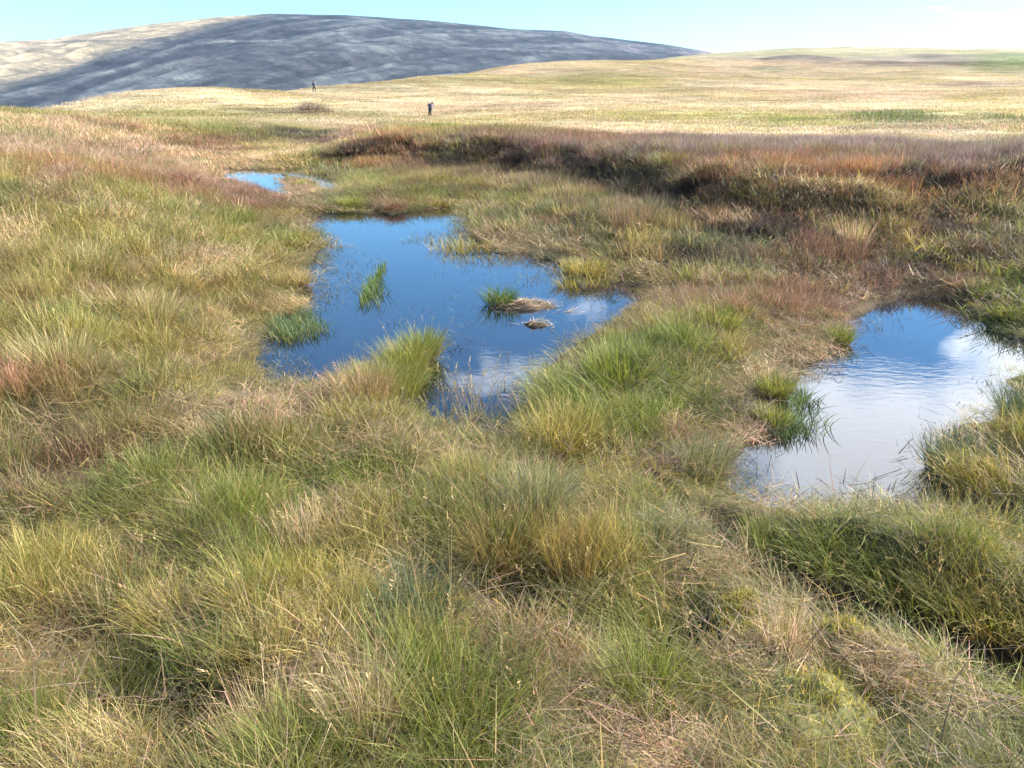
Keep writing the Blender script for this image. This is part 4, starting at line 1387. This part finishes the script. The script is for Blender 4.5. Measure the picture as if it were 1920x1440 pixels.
def moss_mound(name, x, y, z, rad, h, w, seed):
    o, V = mound(name, x, y, z - .02, rad, rad * .8, h, M_MOSS, None, .4, seed % 50)
    g = np.random.default_rng(seed)
    sh = []
    pts = V[g.integers(0, len(V), 1100)] + np.append(g.normal(0, rad * .06, (1100, 2)), np.zeros((1100, 1)), 1)
    p = blades(1100, .01, .015, .05, w * 1.8, (0, .7), (0, .6), .2, 2, .2, seed, .3, .75)
    vv = p[0].reshape(1100, -1, 3) + pts[:, None, :]
    p = (vv.reshape(-1, 3), *p[1:])
    tuft_mesh('moss_shoots', [p], COL[TI['moss']], o)
    # thin grass growing up through the cushion
    k = 70
    p = blades(k, .01, .06, .20, w, (.1, .9), (.2, 1.0), .2, 3, .3, seed + 9, .5)
    vv = p[0].reshape(k, -1, 3) + (V[g.integers(0, len(V), k)] * np.array([1.1, 1.1, .9]))[:, None, :]
    tuft_mesh('grass_blades', [(vv.reshape(-1, 3), *p[1:])], COL[TI['olive']], o)
    return o


TUFTS = [
    # px, py, type, radius, height, shape, heads, label
    (850, 1290, 'green', .34, .30, 'fan', 4, 'largest bright green tussock at the front of the grass'),
    (700, 890, 'green', .30, .22, 'fan', 0, 'dense green tussock with a dark hollow below it, short of the main pool'),
    (1145, 1075, 'olive+green', .36, .24, 'swept', 0, 'long olive tussock ridge leaning over a dark hollow'),
    (1075, 1005, 'orange+olive+olive', .16, .24, 'upright', 0, 'orange tinged upright tuft between the two large pools and the viewer'),
    (940, 1010, 'orange+olive+green', .20, .22, 'fan', 0, 'rusty olive tuft beside the orange tinged upright tuft'),
    (1010, 930, 'grey', .20, .22, 'fan', 3, 'pale grey green tuft with feathery stalks behind the rusty olive tuft'),
    (790, 1110, 'rush', .16, .26, 'fan', 0, 'dark stiff bladed tuft fanning left in the foreground'),
    (650, 1120, 'olive', .18, .22, 'fan', 4, 'olive tuft with seed stalks left of the dark stiff tuft'),
    (480, 1110, 'moss', .16, .16, 'fan', 0, 'mustard yellow grass dome in the left foreground'),
    (230, 1260, 'green', .20, .22, 'fan', 0, 'deep green tussock beside a shaded hole in the left foreground'),
    (120, 1190, 'straw+olive', .20, .12, 'mat', 0, 'pale thatch of dead grass next to the shaded hole'),
    (330, 1120, 'olive', .18, .2, 'fan', 0, 'yellow green tuft above the shaded hole in the left foreground'),
    (170, 1390, 'straw+olive+olive', .24, .18, 'swept', 0, 'straw coloured tussock combed over in the bottom left corner'),
    (40, 1340, 'green', .16, .2, 'upright', 0, 'blue green tuft at the very bottom left corner'),
    (560, 1390, 'green', .2, .22, 'fan', 2, 'green tuft spraying over the dark gap along the bottom edge'),
    (490, 1330, 'straw', .10, .28, 'upright', 9, 'cluster of pale shining seed heads nearest the bottom edge'),
    (690, 1290, 'straw', .10, .28, 'upright', 9, 'cluster of pale seed heads beside the largest green tussock'),
    (575, 985, 'straw', .12, .2, 'upright', 12, 'bunch of creamy seed heads in the middle of the left grass'),
    (1210, 1240, 'green', .2, .26, 'fan', 2, 'green tuft growing out of the dark hollow'),
    (1240, 1375, 'straw', .2, .12, 'mat', 0, 'bleached mat of dead blades by the bottom edge'),
    (1590, 1090, 'straw', .10, .07, 'mat', 0, 'bright whitish wisp of dead grass on the lip of the ditch'),
    (1570, 1030, 'green', .3, .18, 'swept', 2, 'green tussock spilling down towards the ditch from the pool side'),
    (1730, 1080, 'olive+green', .34, .20, 'swept', 3, 'brownish green tussock above the ditch, right of the whitish wisp'),
    (1870, 1110, 'olive', .3, .20, 'swept', 2, 'olive tussock above the ditch at the right edge'),
    (1450, 1010, 'green', .2, .18, 'fan', 0, 'green tuft at the head of the ditch'),
    (1470, 1190, 'straw', .10, .16, 'upright', 3, 'small dead tuft with bent pale stems on the mossy flat'),
    (1650, 1250, 'pink+olive', .12, .10, 'mat', 0, 'pinkish straw patch beside the moss at the lower right'),
    (1790, 850, 'rush', .24, .24, 'fan', 0, 'dark rounded tussock overhanging the cloudy pool'),
    (1870, 880, 'olive', .34, .28, 'swept', 3, 'broad olive tussock right of the dark rounded one by the cloudy pool'),
    (1912, 760, 'rush', .18, .26, 'fan', 0, 'dark tuft jutting into the cloudy pool from the right edge'),
    (1908, 586, 'green+rush+olive', .32, .16, 'swept', 0, 'tall green tussock bank over the far corner of the cloudy pool'),
    (1858, 538, 'green+rush+olive', .32, .16, 'fan', 0, 'green tussock behind the far corner of the cloudy pool'),
    (1572, 640, 'green', .16, .16, 'fan', 0, 'little vivid green tuft on the left shore of the cloudy pool'),
    (1452, 742, 'green+olive', .16, .18, 'fan', 0, 'green tuft on the left shore where the cloudy pool narrows'),
    (1448, 795, 'green+olive', .15, .14, 'fan', 0, 'low green tuft at the water, just below the narrows'),
    (1090, 720, 'green', .44, .34, 'swept', 0, 'tall lush green tussock on the right shore of the main pool'),
    (1160, 680, 'green', .34, .28, 'fan', 0, 'green tussock right of the lush one on the main pool shore'),
    (1050, 790, 'olive', .3, .28, 'fan', 2, 'yellowish tussock at the near right corner of the main pool'),
    (1310, 850, 'grey', .24, .22, 'fan', 0, 'grey green fan of grass left of the cloudy pool'),
    (1250, 800, 'red', .22, .16, 'swept', 0, 'russet tussock between the yellowish one and the cloudy pool'),
    (1340, 600, 'green', .3, .2, 'fan', 0, 'fresh green tuft among brown grass between the two large pools'),
    (1490, 650, 'straw+pink+olive', .4, .09, 'mat', 0, 'flattened straw mat on the left bank of the cloudy pool'),
    (1098, 500, 'olive', .40, .2, 'fan', 0, 'olive tussock pointing into the right side of the main pool'),
    (1600, 445, 'straw+pink+olive', .16, .42, 'upright', 0, 'tall pale straw tuft standing below the peat bank'),
    (1880, 400, 'grey', .4, .3, 'fan', 0, 'silvery spiky tuft below the dark peat bank at the right edge'),
    (740, 386, 'red', .24, .18, 'fan', 0, 'dark red tuft at the far end of the main pool'),
    (660, 388, 'green+olive', .5, .2, 'fan', 0, 'green tuft left of the dark red one at the far end of the main pool'),
    (825, 383, 'moss+olive', .4, .12, 'mat', 0, 'yellow green low tuft right of the dark red one'),
    (553, 452, 'olive', .36, .2, 'fan', 0, 'olive tussock bulging into the main pool from the left bank'),
    (548, 520, 'straw+olive', .3, .18, 'fan', 0, 'pale tussock drooping over the left bank of the main pool'),
    (526, 566, 'straw+olive', .28, .14, 'mat', 0, 'straw bank edge below the drooping pale tussock'),
    (285, 590, 'green+olive+straw', .24, .34, 'fan', 0, 'spiky green tussock in the middle of the left bank'),
    (160, 490, 'green+olive+straw', .34, .3, 'fan', 0, 'green tussock beside bleached grass on the left bank'),
    (110, 670, 'green+olive+straw', .3, .3, 'fan', 0, 'yellow green tussock right of the orange patch on the left'),
    (25, 710, 'orange+orange+straw', .24, .26, 'fan', 0, 'bright orange tussock at the left edge'),
    (320, 338, 'red', .6, .3, 'swept', 0, 'dark reddish tussock at the crest of the left bank'),
    (735, 712, 'olive+green', .3, .26, 'fan', 3, 'brownish tussock at the root of the spit in the main pool'),
    (796, 668, 'green', .18, .26, 'fan', 4, 'tall green tussock at the tip of the spit in the main pool'),
    (760, 664, 'green+olive', .24, .26, 'fan', 4, 'tall sedge tussock just behind the tip of the spit'),
    (700, 705, 'olive+green', .26, .22, 'fan', 3, 'brown green tussock halfway along the spit'),
    (680, 730, 'red+olive', .26, .28, 'fan', 2, 'russet tussock on the left side of the spit'),
    (572, 343, 'olive+green', .36, .14, 'fan', 0, 'long olive tuft splitting the farthest pool'),
    (1520, 1350, 'moss', .25, .07, 'cushion', 0, 'largest yellow green moss cushion at the lower right'),
    (1580, 1225, 'moss', .16, .06, 'cushion', 0, 'mid sized moss cushion below the ditch'),
    (1385, 1145, 'moss', .13, .05, 'cushion', 0, 'flat little moss cushion by the bent dead stems'),
]
for px, py, typ, rad, hgt, shp, heads, label in TUFTS:
    if shp == 'cushion':
        tussock(px, py, typ, rad, hgt, label, shape='cushion', cat='moss', name='moss_cushion')
    else:
        tussock(px, py, typ, rad, hgt, label, shape=shp, heads=heads)

# islets in the main pool
def islet(px, py, a, b, h, label, greens=0, seed=3, rz=0.0, typ='straw'):
    x, y = at_z(px, py, 0)
    o, V = mound('islet', x, y, -.01, a, b, h, M_PEAT, None, rz, seed)
    tag(o, label, 'islet')
    g = np.random.default_rng(seed)
    n = int(520 * (a * b / .12))
    pts = V[g.integers(0, len(V), n)] * np.array([1.05, 1.05, 1]) + np.append(g.normal(0, .03, (n, 2)), np.zeros((n, 1)), 1)
    p = blades(n, .01, .07, .17, wid(8), (1.15, 1.54), (.0, .5), .2, 3, .3, seed, .2, .85, (R(20), .4))
    vv = p[0].reshape(n, -1, 3) + pts[:, None, :]
    tuft_mesh('dead_grass_thatch', [(vv.reshape(-1, 3), *p[1:])], COL[TI[typ]], o)
    if greens:
        p = blades(260, .16, .12, .26, wid(8), (.05, .6), (.2, 1.0), .8, 3, .15, seed + 1, .4)
        tuft_mesh('green_tuft', [p], COL[TI['green']] * .9, o, (-a * .55, b * .45, .03))
    return o


islet(982, 574, .42, .21, .055, 'larger straw topped islet with a green tuft in the main pool', 1, 3)
islet(1008, 609, .20, .09, .035, 'smaller low brown islet just below the straw topped one', 0, 5)
islet(1066, 585, .13, .05, .02, 'sliver of floating dead grass right of the straw topped islet', 0, 8)


def reed_clump(px, py, a, b, hgt, n, typ, label, rz=0, seed=1, th=(.1, .7)):
    x, y = at_z(px, py, 0)
    p = blades(n, 1.0, hgt * .5, hgt * 1.2, wid(math.hypot(x, y)) * .9, th, (.2, 1.0 if th[1] > .4 else .5), .5, 3, .2, seed, .5, .8)
    k_ = 7
    vv = p[0].reshape(n, k_, 3)
    bs = (vv[:, :1] + vv[:, 1:2]) / 2
    vv = vv - bs * np.array([1, 1, 0]) + bs * np.array([a, b, 0])
    o = tuft_mesh('water_grass', [(vv.reshape(-1, 3), *p[1:])], hue(typ), None, (x, y, -.02), rz)
    return tag(o, label, 'grass tussock')


reed_clump(702, 532, .055, 1.0, .14, 380, 'green', 'narrow strip of bright green grass standing in the main pool', R(2), 21, (.0, .3))
reed_clump(868, 468, .42, .35, .24, 330, 'olive', 'grassy hump in the water near the right shore of the main pool', 0, 22)
reed_clump(815, 452, .5, .25, .12, 130, 'grey', 'thin drowned grass patch left of the grassy hump', 0, 23)
reed_clump(905, 486, .6, .2, .10, 150, 'olive', 'low grass fringe floating in front of the grassy hump', 0, 24)
reed_clump(1096, 536, .34, .2, .22, 300, 'olive', 'olive sedge dipping into the water at the point on the right shore of the main pool', 0, 26)
reed_clump(540, 622, .34, .34, .18, 240, 'green+olive+grey', 'green grass in the shallows at the left shore of the main pool', 0, 25)

# dark plant beds standing out in the far field
def plant_bed(name, px, py, a, b, hgt, n, typ, label, cat):
    x, y = ground_at(px, py)
    g = np.random.default_rng(int(px))
    w_ = wid(math.hypot(x, y)) * .8
    p = blades(n, 1.0, hgt * .5, hgt * 1.2, w_, (.0, .4), (.1, .6), .4, 3, .15, int(px), .5)
    vv = p[0].reshape(n, 7, 3)
    bs = (vv[:, :1] + vv[:, 1:2]) / 2
    rag = np.exp(g.normal(-.15, .45, n))[:, None, None] * (1.15 - .55 * np.hypot(bs[..., 0], bs[..., 1])[..., None] ** 2)
    vv[..., 2:] *= rag
    edge = 1.1 + .7 * fbm(bs[..., 0] * 3 + px, bs[..., 1] * 3, 2, 3)[..., None]
    q_ = bs * edge * np.array([a, b, 0])
    q_[..., 2] = height(x + q_[..., 0], y + q_[..., 1]) - h1(x, y)
    vv = vv - bs * np.array([1, 1, 0]) + q_
    o = tuft_mesh(name, [(vv.reshape(-1, 3), *p[1:])], hue(typ), None, (x, y, h1(x, y)))
    return tag(o, label, cat, 'stuff')


plant_bed('rush_bed', 1670, 222, 4.6, 4.5, .5, 800, 'rush+olive+green', 'long dark green rush bed in the pale far field at the right', 'rushes')
plant_bed('rush_bed', 1890, 224, 2.2, 3.0, .45, 260, 'rush+olive+green', 'smaller dark rush bed in the far field close to the right edge', 'rushes')
plant_bed('heather_clump', 592, 211, 2.2, 1.8, .45, 420, 'dark+red', 'dark heathery hummock in the pale field left of the nearer walker', 'heather')

# ------------------------------------------------------------------ walkers
M_SKIN = simple('skin', (.45, .28, .2), .6, .1)
M_NAVY = simple('navy_jacket', (.022, .024, .065), .7, .3)
M_BLACK = simple('dark_trousers', (.014, .016, .022), .8, .3)
M_BOOT = simple('boots', (.03, .022, .016), .6, .2)
M_PALE = simple('pale_cap', (.75, .72, .68), .8, .08)
M_PACK = simple('backpack_fabric', (.055, .035, .04), .7, .3)
M_PACKHI = simple('backpack_highlight', (.55, .5, .62), .7, .1)  # highlights of the nearer pack, painted as pale pieces at its sides
M_GREYF = simple('grey_backpack_fabric', (.22, .23, .26), .7, .2)
M_METAL = simple('pole_metal', (.12, .12, .13), .4, .2)


def skin_obj(name, verts, edges, radii, mat, parent, root=0, sub=1):
    me = bpy.data.meshes.new(name)
    me.from_pydata(verts, edges, [])
    me.materials.append(mat)
    o = link(bpy.data.objects.new(name, me), parent)
    o.modifiers.new('skin', 'SKIN').use_smooth_shade = True
    sv_ = me.skin_vertices[0].data
    for i, r_ in enumerate(radii):
        sv_[i].radius = (r_, r_) if not isinstance(r_, tuple) else r_
        sv_[i].use_root = (i == root)
    sm = o.modifiers.new('sub', 'SUBSURF')
    sm.levels = sm.render_levels = sub
    return o


def walker(loc, face, label, raise_arm=False, lean=0.0, cap=M_PALE, stride=.12):
    """1.76 m tall figure that faces local -Y"""
    hip, kn, an = .92, .50, .09
    L = lean
    sh = 1.44
    V = [(0, 0, hip + .03), (0, -L * .3, 1.18), (0, -L * .8, sh - .03), (0, -L, 1.53), (0, -L - .02, 1.66)]
    Ed = [(0, 1), (1, 2), (2, 3), (3, 4)]
    Ra = [.14, .135, .15, .06, .10]
    # legs
    for s, st in ((-1, stride), (1, -stride)):
        b_ = len(V)
        V += [(s * .10, -st * .2, hip - .05), (s * .11, -st * .55 - .03, kn), (s * .11, -st, an), (s * .12, -st - .14, .04)]
        Ed += [(0, b_), (b_, b_ + 1), (b_ + 1, b_ + 2), (b_ + 2, b_ + 3)]
        Ra += [.088, .062, .042, .035]
    arms = []
    for s in (-1, 1):
        b_ = len(V)
        if raise_arm and s == 1:
            pts_ = [(s * .18, -L * .8, sh - .03), (s * .20, -.16 - L, 1.24), (s * .09, -.24 - L, 1.50)]
        elif raise_arm:
            pts_ = [(s * .18, -L * .8, sh - .03), (s * .20, -.10 - L, 1.20), (s * .10, -.28 - L, 1.28)]
        else:
            pts_ = [(s * .19, -L * .8, sh - .03), (s * .26, -.02 - L * .7, 1.15), (s * .25, -.16 - L * .7, .95)]
        V += pts_
        arms.append(pts_)
        Ed += [(2, b_), (b_, b_ + 1), (b_ + 1, b_ + 2)]
        Ra += [.062, .048, .035]
    root = skin_obj('person', V, Ed, Ra, M_SKIN, None)
    root.location = loc
    root.rotation_euler = (0, 0, face)
    tag(root, label, 'person', group='walkers on the moor')
    # jacket with sleeves
    JV = [(0, 0, hip - .12), (0, -L * .3, 1.18), (0, -L * .8, sh - .02), (0, -L * .95, 1.50)]
    JE = [(0, 1), (1, 2), (2, 3)]
    JR = [(.20, .17), (.20, .17), (.21, .17), .085]
    for pts_ in arms:
        b_ = len(JV)
        e = np.array(pts_[2])
        e0 = np.array(pts_[1])
        JV += [pts_[0], pts_[1], tuple(e0 + (e - e0) * .82)]
        JE += [(2, b_), (b_, b_ + 1), (b_ + 1, b_ + 2)]
        JR += [.082, .066, .052]
    skin_obj('jacket', JV, JE, JR, M_NAVY, root)
    TV = [(0, 0, hip + .02)]
    TE, TR = [], [(.165, .135)]
    for s, st in ((-1, stride), (1, -stride)):
        b_ = len(TV)
        TV += [(s * .10, -st * .2, hip - .08), (s * .11, -st * .55 - .03, kn), (s * .11, -st, an + .06)]
        TE += [(0, b_), (b_, b_ + 1), (b_ + 1, b_ + 2)]
        TR += [.105, .08, .062]
        bt = [(s * .11, -st, an + .08), (s * .11, -st + .02, .05), (s * .12, -st - .17, .045)]
        skin_obj('boot', bt, [(0, 1), (1, 2)], [.055, .055, .048], M_BOOT, root)
    skin_obj('trousers', TV, TE, TR, M_BLACK, root)
    bm = bmesh.new()
    bmesh.ops.create_uvsphere(bm, u_segments=14, v_segments=10, radius=.112)
    for v in list(bm.verts):
        if cap is M_BLACK:
            v.co *= 1.18          # a hood rather than a cap
            continue
        if v.co.z < -.015:
            v.co.z = -.015
        if v.co.y < -.07 and v.co.z < .03:
            v.co.y -= .07
            v.co.z -= .02
    me_ = bpy.data.meshes.new('cap')
    bm.to_mesh(me_)
    bm.free()
    me_.materials.append(cap)
    c_ = link(bpy.data.objects.new('cap', me_), root)
    c_.location = (0, -L - .02 + (.02 if cap is M_BLACK else 0), 1.69 - (.03 if cap is M_BLACK else 0))
    return root


def backpack(loc, face, label, mat, panel, h=.58, lean=0.0):
    bm = bmesh.new()
    bmesh.ops.create_cube(bm, size=1)
    bmesh.ops.scale(bm, vec=(.32, .24, h), verts=bm.verts)
    bmesh.ops.bevel(bm, geom=bm.edges[:], offset=.07, segments=3, affect='EDGES')
    me_ = bpy.data.meshes.new('backpack')
    bm.to_mesh(me_)
    bm.free()
    me_.materials.append(mat)
    o = link(bpy.data.objects.new('backpack', me_))
    o.location = loc
    o.rotation_euler = (lean, 0, face)
    tag(o, label, 'backpack')
    for s in (-1, 1):
        bm = bmesh.new()
        bmesh.ops.create_cube(bm, size=1)
        bmesh.ops.scale(bm, vec=(.04, .16, h * .75), verts=bm.verts)
        bmesh.ops.bevel(bm, geom=bm.edges[:], offset=.015, segments=2, affect='EDGES')
        me_ = bpy.data.meshes.new('side_strip')
        bm.to_mesh(me_)
        bm.free()
        me_.materials.append(panel)  # on the nearer pack this colour paints its highlights
        p_ = link(bpy.data.objects.new('side_strip', me_), o)
        p_.location = (s * .165, -.03, -.03)
    bm = bmesh.new()
    bmesh.ops.create_uvsphere(bm, u_segments=12, v_segments=8, radius=.15)
    bmesh.ops.scale(bm, vec=(1.05, .8, .5), verts=bm.verts)
    me_ = bpy.data.meshes.new('top_lid')
    bm.to_mesh(me_)
    bm.free()
    me_.materials.append(mat)
    p_ = link(bpy.data.objects.new('top_lid', me_), o)
    p_.location = (0, 0, h / 2)
    return o


def stand(px, r):
    d_ = pdir(px, 200)
    k_ = r / math.hypot(d_[0], d_[1])
    x, y = d_[0] * k_, d_[1] * k_
    return x, y, h1(x, y)


x, y, z = stand(806, 90)
fa = R(-72)      # faces to the left of the picture
walker((x, y, z), fa, 'nearer walker in navy jacket and pale cap with hands raised to the face', True)
rot = Matrix.Rotation(fa, 3, 'Z')
p = Vector((x, y, z)) + rot @ Vector((0, .27, 1.24))
backpack(p, fa, 'dark backpack with pale highlights painted at its sides on the nearer walker', M_PACK, M_PACKHI)
x, y, z = stand(592, 141)
fa = R(-35)
walker((x, y, z), fa, 'farther walker in dark clothes striding along the skyline', False, .10, M_BLACK, .2)
rot = Matrix.Rotation(fa, 3, 'Z')
p = Vector((x, y, z)) + rot @ Vector((0, .22, 1.24))
backpack(p, fa, 'grey backpack on the farther walker', M_GREYF, M_GREYF, .55, R(8))
hand = Vector((x, y, z)) + rot @ Vector((.25, -.23, .95))
foot = Vector((x, y, z)) + rot @ Vector((.32, -.45, .0))
foot.z = h1(foot.x, foot.y)
bm = bmesh.new()
ax = hand + (hand - foot) * .06 - foot
bmesh.ops.create_cone(bm, segments=8, radius1=.012, radius2=.02, depth=ax.length, cap_ends=True)
bmesh.ops.translate(bm, vec=(0, 0, ax.length / 2), verts=bm.verts)
me = bpy.data.meshes.new('walking_pole')
bm.to_mesh(me)
bm.free()
me.materials.append(M_METAL)
o = link(bpy.data.objects.new('walking_pole', me))
o.location = foot
o.rotation_euler = ax.to_track_quat('Z', 'Y').to_euler()
tag(o, 'thin dark walking pole in the hand of the farther walker', 'walking pole')

# ------------------------------------------------------------------ air
m, t = new_mat('thin_haze')
v = N(t, 'ShaderNodeVolumePrincipled')
v.inputs['Color'].default_value = (.62, .80, 1.0, 1)
v.inputs['Density'].default_value = HAZE
v.inputs['Anisotropy'].default_value = .2
o = N(t, 'ShaderNodeOutputMaterial')
t.links.new(v.outputs[0], o.inputs['Volume'])
bm = bmesh.new()
bmesh.ops.create_cube(bm, size=1)
bmesh.ops.scale(bm, vec=(7000, 7000, 420), verts=bm.verts)
bmesh.ops.translate(bm, vec=(0, 0, 420 / 2 - 150), verts=bm.verts)
me = bpy.data.meshes.new('haze')
bm.to_mesh(me)
bm.free()
me.materials.append(m)
tag(link(bpy.data.objects.new('haze', me)), 'thin bluish air over the whole moor', 'haze', 'stuff')
